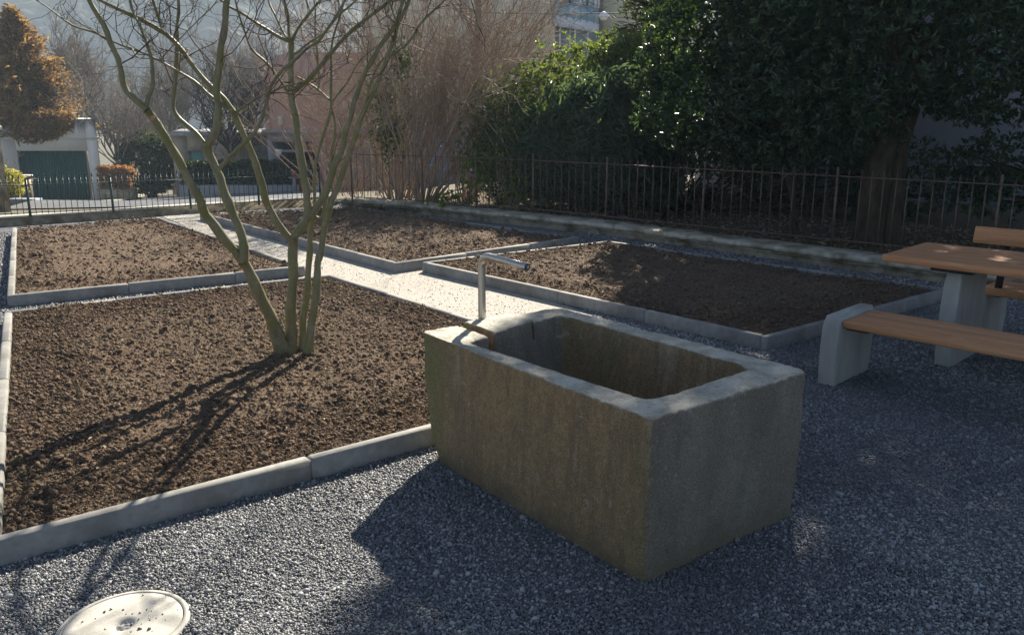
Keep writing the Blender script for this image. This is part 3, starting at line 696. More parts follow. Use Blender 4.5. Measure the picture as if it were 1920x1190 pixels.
STEM = [  # points, depth from, depth to, radius from, radius to, part name
 ([(540,670),(532,659),(515,610),(488,556),(469,515),(455,490)], 5.50, 5.30, .060, .044, 'stem'),
 ([(457,493),(442,472),(415,442),(377,386),(353,331),(338,307),(323,281),(309,253),(292,223),(275,206)], 5.31, 4.98, .040, .030, 'branch'),
 ([(275,206),(263,189),(235,178),(231,164),(229,137),(219,101),(204,69),(185,31),(170,10),(150,-40),(140,-90)], 4.98, 4.80, .027, .012, 'branch'),
 ([(277,210),(273,181),(288,166),(286,126),(275,78),(258,38),(244,0),(236,-50)], 4.99, 5.10, .017, .008, 'branch'),
 ([(456,492),(461,464),(448,429),(434,393),(420,359),(407,323),(397,298),(388,276)], 5.30, 5.30, .040, .032, 'branch'),
 ([(388,278),(379,262),(360,244),(340,224),(321,206),(317,199),(328,174),(334,126),(332,63),(334,21),(330,-50)], 5.30, 5.42, .024, .010, 'branch'),
 ([(386,276),(401,253),(410,231),(408,195),(408,168),(410,126),(418,73),(424,21),(428,-15),(440,-90)], 5.30, 5.26, .032, .022, 'branch'),
 ([(404,322),(423,303),(442,283),(466,262),(488,234),(496,207),(503,176),(521,141),(541,123),(572,92),(607,70),(619,45),(632,28),(660,-20)], 5.30, 5.20, .019, .008, 'branch'),
 ([(543,672),(543,664),(545,597),(548,542),(551,488),(549,446)], 5.52, 5.50, .055, .042, 'stem'),
 ([(546,450),(526,429),(510,402),(496,380),(495,354),(477,296),(455,246),(437,210)], 5.50, 5.36, .033, .024, 'branch'),
 ([(437,210),(416,179),(395,160),(364,126),(332,84),(311,63),(282,46),(259,32),(227,19),(189,0),(150,-25)], 5.36, 5.15, .024, .012, 'branch'),
 ([(303,52),(290,13),(284,-10),(270,-60)], 5.22, 5.12, .013, .007, 'branch'),
 ([(437,210),(395,181),(364,153),(332,130),(301,113),(248,92),(210,76),(175,63),(151,59),(126,38),(93,17),(60,-5)], 5.36, 5.0, .013, .005, 'branch'),
 ([(440,212),(458,202),(479,181),(506,174),(536,161),(561,156),(594,147)], 5.36, 5.48, .012, .005, 'branch'),
 ([(549,450),(564,434),(578,407),(580,385),(576,366),(570,330),(563,294),(557,266),(556,227),(549,189),(546,174)], 5.50, 5.55, .040, .029, 'branch'),
 ([(546,176),(572,156),(594,131),(619,101),(647,66),(682,38),(720,13),(738,-2),(770,-40)], 5.55, 5.45, .022, .011, 'branch'),
 ([(546,176),(544,151),(546,113),(546,78)], 5.55, 5.60, .026, .022, 'branch'),
 ([(546,80),(531,73),(506,60),(481,43),(451,25),(430,10),(400,-10)], 5.60, 5.40, .015, .009, 'branch'),
 ([(546,80),(539,58),(541,33),(531,5),(528,-50)], 5.60, 5.70, .014, .009, 'branch'),
 ([(540,74),(531,62),(519,38),(501,2),(495,-40)], 5.60, 5.75, .010, .006, 'branch'),
 ([(547,80),(551,66),(560,48),(577,30),(599,2),(620,-30)], 5.60, 5.50, .014, .008, 'branch'),
 ([(548,104),(567,88),(590,76),(607,70),(617,55),(632,28),(670,0),(690,-25)], 5.58, 5.75, .011, .006, 'branch'),
 ([(567,672),(567,667),(567,610),(575,556),(579,488),(582,434),(590,402)], 5.56, 5.62, .034, .024, 'stem'),
 ([(577,412),(601,376),(614,356),(623,330),(634,299),(644,266),(657,214),(672,171),(680,141),(703,101),(733,60),(751,25),(760,-30)], 5.52, 5.45, .030, .014, 'branch'),
 ([(577,672),(580,662),(583,610),(594,556),(594,488),(605,461),(610,421),(618,390)], 5.46, 5.52, .036, .028, 'stem'),
 ([(618,392),(631,351),(641,323),(654,291),(665,263),(674,228),(685,197),(708,161),(720,126),(730,101),(740,55),(758,20),(768,0),(785,-50)], 5.52, 5.65, .027, .012, 'branch'),
 ([(728,108),(753,96),(768,76),(783,50),(803,28),(834,0),(860,-30)], 5.60, 5.75, .013, .007, 'branch'),
 ([(684,200),(693,161),(708,131),(720,108)], 5.58, 5.50, .012, .008, 'branch'),
 ([(592,400),(590,370),(588,330),(594,290),(607,252),(622,207),(622,176),(619,101),(625,63),(637,33),(647,0),(655,-40)], 5.62, 5.80, .017, .007, 'branch'),
 ([(590,406),(604,420),(612,380),(619,330),(622,290),(632,239),(630,222),(622,208)], 5.64, 5.72, .018, .012, 'branch'),
 ([(624,190),(645,166),(670,121),(695,93),(730,70)], 5.76, 5.95, .009, .004, 'branch'),
 ([(620,190),(597,166),(574,156),(556,144)], 5.76, 5.66, .010, .007, 'branch'),
 ([(597,166),(595,113),(592,55),(587,13),(590,-30)], 5.72, 5.80, .009, .006, 'branch'),
 ([(541,176),(521,146),(498,113),(466,93),(463,68),(443,25),(438,-20)], 5.55, 5.35, .012, .006, 'branch'),
 ([(301,113),(318,92),(340,70),(368,44),(404,8),(420,-20)], 5.22, 5.05, .006, .003, 'branch'),
 ([(332,130),(338,110),(352,95)], 5.26, 5.2, .007, .005, 'branch'),
 ([(248,92),(262,120),(285,84)], 5.12, 5.0, .005, .002, 'branch'),
]
def grow_twigs(starts, rng, levels=2, L0=.45, nseg=6, up=.35, jit=.55, ratio=.55, kids=(2, 4), rmin=.0011):
    """starts: list of (point, direction, radius, length)"""
    out = []; cur = starts
    for lv in range(levels+1):
        nxt = []
        for p, d, r, L in cur:
            n = nseg if lv < levels else max(3, nseg-2); P = [p]; dd = d.copy()
            for i in range(n-1):
                dd = dd+rng.normal(size=3)*jit*.5+np.array([0, 0, up*.15]); dd /= np.linalg.norm(dd)+1e-9
                P.append(P[-1]+dd*L/(n-1))
            P = np.array(P); out.append((P, np.maximum(rmin, r*np.linspace(1, .35, n))))
            if lv < levels:
                for _ in range(rng.integers(kids[0], kids[1]+1)):
                    t = rng.uniform(.2, 1.0)*(n-1); i = int(min(n-2, t)); b = P[i]+(P[i+1]-P[i])*(t-i)
                    nd = unit(P[i+1]-P[i])+rng.normal(size=3)*.75+np.array([0, 0, up*.6]); nd /= np.linalg.norm(nd)
                    nxt.append((b, nd, r*.6, L*ratio*rng.uniform(.6, 1.3)))
        cur = nxt
    return out
def build_front_tree():
    root = empty("multi_stem_tree", (-1.5, TY, .07)); tag(root, "bare many-stemmed tree with smooth mossy trunks growing from the front left bed", "tree")
    rg = np.random.default_rng(41); tw = []
    for i, (pts, y0, y1, r0, r1, nm) in enumerate(STEM):
        Q, R = trace(pts, y0, y1, r0*.74, r1*.78, i, wob=.0035 if nm == 'stem' else .006)
        if nm == 'stem':                                    # root flare
            Q[0] = Q[0]+(0, 0, -.05); R[:5] *= (1.75, 1.5, 1.28, 1.14, 1.05)
        V, F, A = tubes([(Q, R)], 12 if r0 > .02 else 8)
        # knobs and lenticels
        c = np.repeat(Q, V.shape[0]//len(Q), axis=0); d = V-c; V = c+d*(1+.16*fbm(V*14, 3, i)+.07*fbm(V*60, 2, i))[:, None]
        n = V.shape[0]//len(Q); F = [F[0], ] ; caps = [[(len(Q)-1)*n+k for k in range(n)]]
        mesh(nm, V, [list(f) for f in F[0]]+caps, MAT['bark'], root, smooth=True)
        top = min(p[1] for p in pts)
        if nm == 'branch':
            L = np.linalg.norm(np.diff(Q, axis=0), axis=1).sum(); ns = int(L*(8 if r0 < .02 else 4.5)); 
            for _ in range(ns):
                t = rg.uniform(.12, 1)**.8*(len(Q)-2); k = int(t); p = Q[k]+(Q[k+1]-Q[k])*(t-k)
                if p[2] < 1.75 and rg.random() > .12: continue
                tang = unit(Q[k+1]-Q[k]); nd = rg.normal(size=3); nd -= tang*(nd@tang)*.8; nd = unit(nd)+tang*.4+np.array([0, 0, .25]); nd = unit(nd)
                tw.append((p, nd, min(R[k]*.4, .0042), rg.uniform(.18, .6)))
            if top < 0:                                     # the crown goes on above the picture
                for _ in range(4):
                    nd = unit(unit(Q[-1]-Q[-4])+rg.normal(size=3)*.4); tw.append((Q[-1], nd, R[-1]*.7, rg.uniform(.5, .9)))
    polys = grow_twigs(tw, rg, 2, nseg=7, jit=.55, ratio=.55, kids=(1, 4))
    V, F, A = tubes(polys, 4); mesh("twigs", V, F, MAT['twig'], root, attrs={"rnd": A}, smooth=True)
    # orange pruning wounds
    for (px, py, y, r) in ((291, 222, 4.975, .014), (354, 94, 5.17, .006)):
        m = MB(); p = atd(px, py, y); m.rod(p+(.0, -.010, 0), p+(-.012, -.024, .004), r, r*.9, 14); m.build("pruning_scar", MAT['scar'], root)
MAT['scar'] = M_noise("cut wood", (.35,.17,.09), (.48,.28,.16), 60, .9)
build_front_tree()

# ------------------------------------------------------------------ low walls
def wall_run(root, pts, base_z, z1, w, mats, name="wall", cap=None, away=None, seed=1):
    """a wall along a line of ground points; its face lies on the line and its body goes away from the camera"""
    m = MB(); c = MB(); r = random.Random(seed)
    for a, b in zip(pts[:-1], pts[1:]):
        a = np.array(a); b = np.array(b); d = unit(b-a); n = np.array([-d[1], d[0]])
        if n@np.array([.3, 1.0]) < 0: n = -n
        L = np.linalg.norm(b-a); mid = (a+b)/2
        m.box((*(mid+n*w/2), (z1+base_z)/2), np.array([*d, 0])*L/2, np.array([*n, 0])*w/2, (0, 0, (z1-base_z)/2))
        if cap:
            t = 0
            while t < L-.01:
                e = min(L, t+r.uniform(1.1, 1.7)); 
                if L-e < .5: e = L
                q = a+d*(t+e)/2+n*(w/2); dz = r.uniform(-.006, .004)
                c.box((*q, z1+cap/2+.0015+dz), np.array([*d, 0])*((e-t)/2-.003), np.array([*n, 0])*(w/2+.035), (0, 0, cap/2), r.random(), .012); t = e
    o = m.build(name, mats[0], root)
    if cap: c.build("coping", mats[1], root)
    return o
# wall under the rusty fence
RW = [at(640, 391)[:2], at(740, 397)[:2], at(1100, 438)[:2], at(1560, 503)[:2]]; RW.append(RW[3]+(RW[3]-RW[2])*1.1)
root = empty("low_stone_wall", (*RW[1], 0)); tag(root, "low weathered stone wall with coping slabs under the rusty railing", "wall")
def rough_wall(root, pts, z0, z1, w, cap):
    """long strip meshes with worn edges: body, step and coping"""
    P = [np.array(p) for p in pts]; seg = []
    for a, b in zip(P[:-1], P[1:]):
        n = int(np.linalg.norm(b-a)/.04); seg += [a+(b-a)*k/n for k in range(n)]
    seg.append(P[-1]); Q = np.array(seg); T = unit(np.gradient(Q, axis=0)); N = np.column_stack([-T[:, 1], T[:, 0]]); N[(N@np.array([.3, 1.0])) < 0] *= -1
    s = np.concatenate([[0], np.cumsum(np.linalg.norm(np.diff(Q, axis=0), axis=1))])
    def strip(name, prof, mat, joints=None, amp=.006, seed=1):
        R = [np.column_stack([Q+N*o, np.full(len(Q), z)]) for o, z in prof]; V = np.array(R); m, n = V.shape[:2]
        if joints:
            g = np.minimum.reduce([np.abs(s-j) for j in joints]); cut = np.clip(1-g/.03, 0, 1)[None, :]
            V[..., :2] += (N[None]*(cut*.03)[..., None])*(V[..., 2:3] > prof[0][1]+.005)
        D = fbm(V.reshape(-1, 3)*6, 4, seed).reshape(m, n)*amp+fbm(V.reshape(-1, 3)*25, 2, seed).reshape(m, n)*amp*.6; V[..., 2] += D; V[..., :2] += N[None]*D[..., None]
        I = (np.arange(m-1)[:, None]*n+np.arange(n-1)[None]).ravel(); F = [list(f) for f in np.stack([I, I+1, I+1+n, I+n], -1)]
        F += [[k*n for k in range(m)][::-1], [k*n+n-1 for k in range(m)]]
        mesh(name, V.reshape(-1, 3), F, mat, root, smooth=False)
    r = random.Random(4); joints = []; t = 1.0
    while t < s[-1]: joints.append(t); t += r.uniform(1.3, 2.4)
    strip("wall", [(.02, -.1), (.02, .02), (.02, .05), (.018, .075), (.03, .08), (.30, .08), (.30, -.1)], MAT['old_concrete'], None, .006, 1)
    strip("wall_ledge", [(.0, .076), (-.012, .080), (-.012, .105), (.0, .112), (.28, .112)], MAT['old_concrete'], None, .005, 2)
    strip("coping", [(-.03, .113), (-.045, .120), (-.045, .155), (-.03, .170), (.0, .175), (.17, .178), (.36, .175), (.37, .11)], MAT['coping'], joints, .006, 3)
rough_wall(root, RW, 0, .11, .3, .06)
# wall under the green fence
root = empty("low_concrete_wall", (*GW[1], 0)); tag(root, "low sunlit concrete wall carrying the green fence", "wall")
ge = at(632, 382)[:2]
wall_run(root, [GW[0], GW[1], ge], -.6, .125, .22, (MAT['old_concrete'], MAT['kerb']), seed=2)
c = MB(); d = unit(ge-GW[0]); n = np.array([-d[1], d[0]]); n = n if n[1] > 0 else -n; mid = (GW[0]+ge)/2
c.box((*(mid+n*.11), .137), np.array([*d, 0])*np.linalg.norm(ge-GW[0])/2, np.array([*n, 0])*.12, (0, 0, .012), .5, .004); c.build("coping", MAT['cover'], root)

# ------------------------------------------------------------------ fences
def line_pts(pts, n_per):
    out = []
    for a, b in zip(pts[:-1], pts[1:]):
        out += [a+(b-a)*k/n_per for k in range(1, n_per)]
    return out
def rail(m, a, b, za, zb, h=.008, w=.016):
    a = np.array([*a, za]); b = np.array([*b, zb]); m.box((a+b)/2, (b-a)/2, np.cross(unit(b-a), (0, 0, 1))*w/2, (0, 0, h))
# rusty railing
pp = [at(x, y, .175)[:2] for x, y in ((652,376.5),(785,384),(885,391),(992,400),(1128,414),(1308,434),(1553,460))]
dd = unit(pp[-1]-pp[-2]); pp += [pp[-1]+dd*1.68*k for k in (1, 2)]
nn_ = np.array([-dd[1], dd[0]]); nn_ = nn_ if nn_[1] > 0 else -nn_
pp = [p+nn_*.10 for p in pp]
root = empty("rusty_railing", (*pp[4], .17)); tag(root, "long rusty iron railing with plain upright bars on the low stone wall", "fence")
m = MB(); m2 = MB()
for a, b in zip(pp[:-1], pp[1:]):
    rail(m, a, b, .17+.80, .17+.80, .006, .030); rail(m2, a, b, .17+.065, .17+.065, .006, .028)
m.build("top_rail", MAT['rust_iron'], root); m2.build("bottom_rail", MAT['rust_iron'], root)
def copy_part(src, root, loc, name=None):
    c = src.copy(); COL.objects.link(c); c.parent = root; c.location = tuple(np.asarray(loc, float)-loc_of(root)); return c
pk = MB(); pk.rod((0, 0, .045), (0, 0, .86), .0065, .0055, 6); pk.rod((0, 0, .86), (0, 0, .885), .0055, .001, 6)
picket = pk.build("picket", MAT['rust_iron'], root, local=True)
po = MB(); po.box((0, 0, .44), (.0115, 0, 0), (0, .0115, 0), (0, 0, .46)); post = po.build("post", MAT['rust_iron'], root, local=True)
allp = []
rr_ = random.Random(3)
for a, b in zip(pp[:-1], pp[1:]):
    n = max(6, int(round(np.linalg.norm(b-a)/.133))); allp += [a+(b-a)*k/n for k in range(1, n)]
allp.sort(key=lambda p: -p[0])
for i, p in enumerate(allp[:98]):
    o = picket if i == 0 else picket.copy()
    if i: COL.objects.link(o); o.parent = root
    o.location = tuple(np.array([*p, .17])-loc_of(root)); o.rotation_euler = (rr_.uniform(-.008, .008), rr_.uniform(-.012, .012), rr_.uniform(0, 1))
if len(allp) > 98:
    m = MB()
    for p in allp[98:]: m.rod((*p, .17+.045), (*p, .17+.875), .0065, .004, 5)
    tag(m.build("far_pickets", MAT['rust_iron'], root), kind="stuff")
for i, p in enumerate(pp):
    o = post if i == 0 else post.copy()
    if i: COL.objects.link(o); o.parent = root
    o.location = tuple(np.array([*p, .17])-loc_of(root)); o.rotation_euler = (rr_.uniform(-.01, .01), rr_.uniform(-.015, .015), math.atan2(dd[1], dd[0]))
# green ornamental fence
gp = [at(x, y, .15)[:2] for x, y in ((57,404),(213,397),(358,389.5),(486,382.5),(601,376))]
gp = [gp[0]-(gp[1]-gp[0])]+gp; gp[5] = gp[5]
root = empty("green_fence", (*gp[1], .14)); tag(root, "low dark green iron fence with spear-tipped bars beside the road", "fence")
m = MB(); m2 = MB()
for a, b in zip(gp[:-1], gp[1:]): rail(m, a, b, .14+.47, .14+.47, .006, .02); rail(m2, a, b, .14+.05, .14+.05, .006, .02)
m.build("top_rail", MAT['green_iron'], root); m2.build("bottom_rail", MAT['green_iron'], root)
pk = MB(); pk.rod((0, 0, .03), (0, 0, .56), .0052, .0052, 6); pk.rod((0, 0, .555), (0, 0, .585), .004, .013, 4); pk.rod((0, 0, .585), (0, 0, .635), .013, .001, 4); pk.rod((0, 0, .505), (0, 0, .525), .011, .011, 6)
picket = pk.build("picket", MAT['green_iron'], root, local=True)
po = MB(); po.box((0, 0, .27), (.014, 0, 0), (0, .014, 0), (0, 0, .28)); po.rod((0, 0, .55), (0, 0, .59), .018, .004, 8); post = po.build("post", MAT['green_iron'], root, local=True)
gl = []
for a, b in zip(gp[:-1], gp[1:]):
    n = int(round(np.linalg.norm(b-a)/.082)); gl += [a+(b-a)*k/n for k in range(1, n)]
gl.sort(key=lambda p: p[1])
for i, p in enumerate(gl[:98]):
    o = picket if i == 0 else picket.copy()
    if i: COL.objects.link(o); o.parent = root
    o.location = tuple(np.array([*p, .14])-loc_of(root)); o.rotation_euler = (rr_.uniform(-.006, .006), rr_.uniform(-.01, .01), .75)
if len(gl) > 98: print("green pickets", len(gl))
for i, p in enumerate(gp):
    o = post if i == 0 else post.copy()
    if i: COL.objects.link(o); o.parent = root
    o.location = tuple(np.array([*p, .14])-loc_of(root))
# loose plank lying where the two walls meet
m = MB(); a = at(612, 385, .16); b = at(643, 374, .2); m.box((a+b)/2, (b-a)/2, np.cross(unit(b-a), (0, 0, 1))*.09, (0, 0, .02), .5, .005)
tag(m.build("stone_slab", MAT['coping'], None, (a+b)/2), "short pale slab lying across the corner where the two low walls meet", "slab")

# ------------------------------------------------------------------ beyond the garden: road, driveway, buildings
def gz(x, y): return float(terrain_z(np.array([x]), np.array([y]))[0])
def patch(name, pix, mat, lift, label, D=None):
    """sheet on the sloping ground under these places"""
    out = []
    for px, py in pix:
        d = ray(px, py); lo, hi = 5.0, 90.0
        for _ in range(50):
            mid_ = (lo+hi)/2; p = np.array([0, 0, CAM_H])+d*mid_/d[1]
            if p[2] > gz(p[0], p[1]): lo = mid_
            else: hi = mid_
        out.append((p[0], p[1], gz(p[0], p[1])+lift))
    return tag(mesh(name, out, [list(range(len(out)))], mat), label, kind="structure")
patch("road", [(-400,402),(-400,372),(60,386),(200,384),(300,371),(625,354),(625,384)], MAT['road'], .05, "bluish asphalt road beyond the green fence")
patch("driveway", [(70,392),(-60,388),(-60,362),(30,364),(172,360.5),(300,366),(190,384)], MAT['drive'], .06, "sunlit beige driveway before the garage")

def wbox(m, px0, px1, pyt, pyb, Y, depth, a=0.0, zb=None, zt=None, skew=0.0):
    """a block whose front face spans these directions at distance Y"""
    pb = pyb or 360; pm = 300; A = atd(px0, pyt, Y); B = atd(px1, pb, Y); A[0] = atd(px0, pm, Y)[0]; B[0] = atd(px1, pm, Y)[0]; z1 = A[2] if zt is None else zt; z0 = B[2] if zb is None else zb
    sk = skew*depth; base = [np.array(q) for q in ((A[0], Y, z0), (B[0], Y, z0), (B[0]+sk, Y+depth, z0), (A[0]+sk, Y+depth, z0))]
    m.prism(base, [q+(0, 0, z1-z0) for q in base], a)
def garage():
    Y = 41.0; root = empty("garage", (atd(100, 362, Y)[0], Y, gz(-21, Y))); tag(root, "white flat-roofed garage with a dark teal door beyond the green fence", "garage")
    zb = gz(-21, Y)-.4; m = MB()
    wbox(m, -60, 33, 224, 0, Y, 6, zb=zb, skew=-.5); wbox(m, 167, 187, 224, 0, Y, 6, zb=zb, skew=-.5)
    z = atd(0, 283, Y)[2]; wbox(m, 33, 167, 224, 283, Y, 6, skew=-.5); m.build("wall", MAT['garage_wall'], root)
    m = MB(); wbox(m, -61, 188, 258, 261.5, Y-.06, .3); m.build("string_course", MAT['plaster_white'], root)
    m = MB(); A = atd(33, 283, Y+.35); B = atd(167, 364, Y+.35); n = 26
    for i in range(n):
        x = A[0]+(B[0]-A[0])*(i+.5)/n; m.box((x, Y+.38, (A[2]+zb)/2), ((B[0]-A[0])/n/2-.012, 0, 0), (0, .02, 0), (0, 0, (A[2]-zb)/2+.05), random.random())
    m.box(((A[0]+B[0])/2, Y+.45, (A[2]+zb)/2), ((B[0]-A[0])/2, 0, 0), (0, .03, 0), (0, 0, (A[2]-zb)/2+.05)); m.build("door", MAT['teal'], root)
def M_garage():
    m = bpy.data.materials.new("streaked white plaster"); nt, N, L, b = nodes_of(m); v = texco(nt)
    c = ramp(nt, noise(nt, v, 1.5, 5), [(.3, (.74,.72,.66)), (.7, (.84,.82,.77))])
    sp = N.new("ShaderNodeSeparateXYZ"); L.new(v, sp.inputs[0])
    zt = atd(100, 224, 41)[2]-gz(-21, 41)
    drip = noise(nt, v, 2.6, 5, .6, (1, 1, .12)); hgt = mathn(nt, 'SUBTRACT', sp.outputs[2], zt-.95)
    e = mathn(nt, 'ADD', hgt, mathn(nt, 'MULTIPLY', mathn(nt, 'SUBTRACT', drip, .5), 1.9))
    xr = ramp(nt, mathn(nt, 'MULTIPLY', mathn(nt, 'ADD', sp.outputs[0], -.6), .8), [(0, (0,0,0)), (.25, (1,1,1))])
    f = mixc(nt, 1.0, ramp(nt, e, [(.35, (0,0,0)), (.85, (.9,.9,.9))]), xr, 'MULTIPLY')
    L.new(mixc(nt, f, c, (.13,.125,.12)), b.inputs["Base Color"]); b.inputs["Roughness"].default_value = .9; return m
MAT['garage_wall'] = M_garage(); MAT['teal'] = M_noise("teal painted boards", (.010,.075,.07), (.016,.10,.095), 3, .6)
garage()

# house corner at the very left edge
root = empty("pale_house", (-10.0, 24.0, -1)); tag(root, "edge of a pale house with a thin cornice at the left border", "house")
m = MB(); wbox(m, -160, 5, 60, 238, 24, 5, skew=-.62); m.build("wall", MAT['pale_blue'] if 'pale_blue' in MAT else MAT['plaster_white'], root)
m = MB(); wbox(m, -160, 13, 238, 244, 23.9, 5.2, skew=-.62); m.build("cornice", MAT['plaster_white'], root)
m = MB(); wbox(m, -160, 6, 244, 420, 24.05, 4.9, skew=-.62); m.build("plinth", MAT['old_concrete'], root)

# low outbuilding with the turquoise door, and the concrete garage opening beside it
MAT['turq'] = M_noise("turquoise painted wood", (.13,.36,.36), (.20,.45,.44), 6, .6, vscale=(3,3,.4))
MAT['rubble'] = M_noise("old rendered wall", (.30,.26,.20), (.45,.40,.33), 2.2, .95, 6, 10, .5, .05)
MAT['grey_conc'] = M_noise("grey concrete frame", (.26,.26,.27), (.36,.36,.37), 3, .9)
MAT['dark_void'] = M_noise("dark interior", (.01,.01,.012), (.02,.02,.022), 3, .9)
Y = 40.0
root = empty("outbuilding", (atd(400, 350, Y)[0], Y, gz(-14, Y))); tag(root, "low old outbuilding with creeper on the wall and a turquoise door", "building")
zb = gz(-14, Y)-.4; m = MB(); wbox(m, 325, 354, 255, 0, Y, 7, zb=zb); wbox(m, 382, 504, 255, 0, Y, 7, zb=zb, skew=-.3); wbox(m, 354, 382, 255, 283, Y, 7); m.build("wall", MAT['rubble'], root)
m = MB(); wbox(m, 318, 506, 249, 255, Y-.3, 7.6, skew=-.3); m.build("roof", MAT['grey_conc'], root)
m = MB(); wbox(m, 354, 382, 283, 0, Y+.2, .08, zb=zb); m.build("door", MAT['turq'], root)
rg = np.random.default_rng(9); st = []
for k in range(26):
    x = rg.uniform(338, 500); p = atd(x, rg.uniform(300, 340), Y-.04); st.append((p, unit(np.array([rg.normal()*.6, 0, 1.0])), .012, rg.uniform(.7, 1.5)))
V, F, A = tubes([(P*np.array([1, 0, 1])+np.array([0, Y-.05, 0]), R) for P, R in grow_twigs(st, rg, 2, nseg=7, jit=.5, kids=(2, 3), rmin=.006)], 3)
tag(mesh("wall_creeper", V, F, MAT['greytwig'], None, (atd(400, 330, Y)[0], Y-.05, zb)), "bare creeper stems spreading over the old outbuilding wall", "creeper")
root = empty("concrete_carport", (atd(550, 350, 38.5)[0], 38.5, gz(-10, 38.5))); tag(root, "flat grey concrete garage block with a dark open bay", "garage")
Y = 38.5; zb = gz(-10, Y)-.4; m = MB()
wbox(m, 503, 513, 250, 0, Y, 6, zb=zb); wbox(m, 596, 606, 250, 0, Y, 6, zb=zb); wbox(m, 513, 596, 250, 266, Y, 6); m.build("frame", MAT['grey_conc'], root)
m = MB(); wbox(m, 494, 680, 243, 250, Y-.3, 7); m.build("roof", MAT['grey_conc'], root)
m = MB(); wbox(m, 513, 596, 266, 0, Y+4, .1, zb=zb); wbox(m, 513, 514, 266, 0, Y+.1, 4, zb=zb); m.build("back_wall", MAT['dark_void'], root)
m = MB(); wbox(m, 513, 596, 281, 286, Y+.2, .15); m.build("crossbeam", MAT['grey_conc'], root)
m = MB(); wbox(m, 606, 690, 262, 0, Y+.6, 4, zb=zb); m.build("side_wall", MAT['rubble'], root)
# triangle sign seen from behind hanging at the bay
m = MB(); A = atd(513, 280, 37.5); w = .40; T = np.array([A, A+(w, 0, 0), A+(w/2, 0, -.42)]); m.prism([t+(0, .02, 0) for t in T], T)
so = empty("triangle_sign", atd(517, 350, 37.5)); tag(so, "pale triangular road sign point down, before the dark open bay", "sign"); m.build("plate", MAT['plaster_white'], so)
m = MB(); q = A+(w/2, .05, -.2); m.rod((q[0], q[1], gz(q[0], q[1])-.1), (q[0], q[1], A[2]), .03, .03, 8); m.build("pole", MAT['dark_steel'], so)
# hydrant
h = atd(553, 358, 34); b = np.array([h[0], 34, gz(h[0], 34)]); root = empty("hydrant", b); tag(root, "grey street hydrant with a red cap beyond the green fence", "hydrant")
m = MB(); m.rod(b, b+(0, 0, .62), .075, .065, 14); m.rod(b, b+(0, 0, .06), .12, .12, 14); m.box(b+(0, 0, .60), (.20, 0, 0), (0, .06, 0), (0, 0, .03)); m.build("body", MAT['grey_conc'], root)
MAT['red'] = M_noise("red paint", (.45,.04,.03), (.55,.06,.04), 9, .5)
m = MB(); m.rod(b+(0, 0, .63), b+(0, 0, .80), .10, .085, 14); m.rod(b+(0, 0, .80), b+(0, 0, .86), .085, .03, 14); m.build("cap", MAT['red'], root)
# red bin next to it
p = atd(566, 352, 34); b = np.array([p[0], 34.2, gz(p[0], 34)]); m = MB(); m.prism([b+(x, y, 0) for x, y in ((-.13,-.1),(.13,-.1),(.13,.1),(-.13,.1))], [b+(x*1.15, y*1.15, .55) for x, y in ((-.13,-.1),(.13,-.1),(.13,.1),(-.13,.1))]); m.box(b+(0, 0, .575), (.17, 0, 0), (0, .13, 0), (0, 0, .02))
tag(m.build("litter_bin", MAT['red'], None, b), "small orange red bin beside the hydrant", "bin")

# pink building
MAT['pink'] = M_noise("pink render", (.40,.25,.22), (.46,.30,.265), 1.0, .9)
Y = 56.0; root = empty("pink_building", (atd(600, 300, Y)[0], Y, gz(-12, Y))); tag(root, "tall pinkish red rendered building behind the bare shrubs", "building")
zb = gz(-12, Y)-1; A = atd(503, 98, Y); B = atd(790, 98, Y); V = []; r = 1.4; sk = np.array([-4.0, 12, 0])
prof = [(A[0], zb), (A[0], A[2]-r)]+[(A[0]+r-r*math.cos(a), A[2]-r+r*math.sin(a)) for a in np.linspace(.2, math.pi/2, 7)]+[(B[0], A[2]), (B[0], zb)]
m = MB(); m.prism([(x, Y, z) for x, z in prof], [(x+sk[0], Y+12, z) for x, z in prof]); m.build("wall", MAT['pink'], root)
m = MB(); wbox(m, 526, 535, 218, 236, Y-.05, .2); m.build("window", MAT['plaster_white'], root)

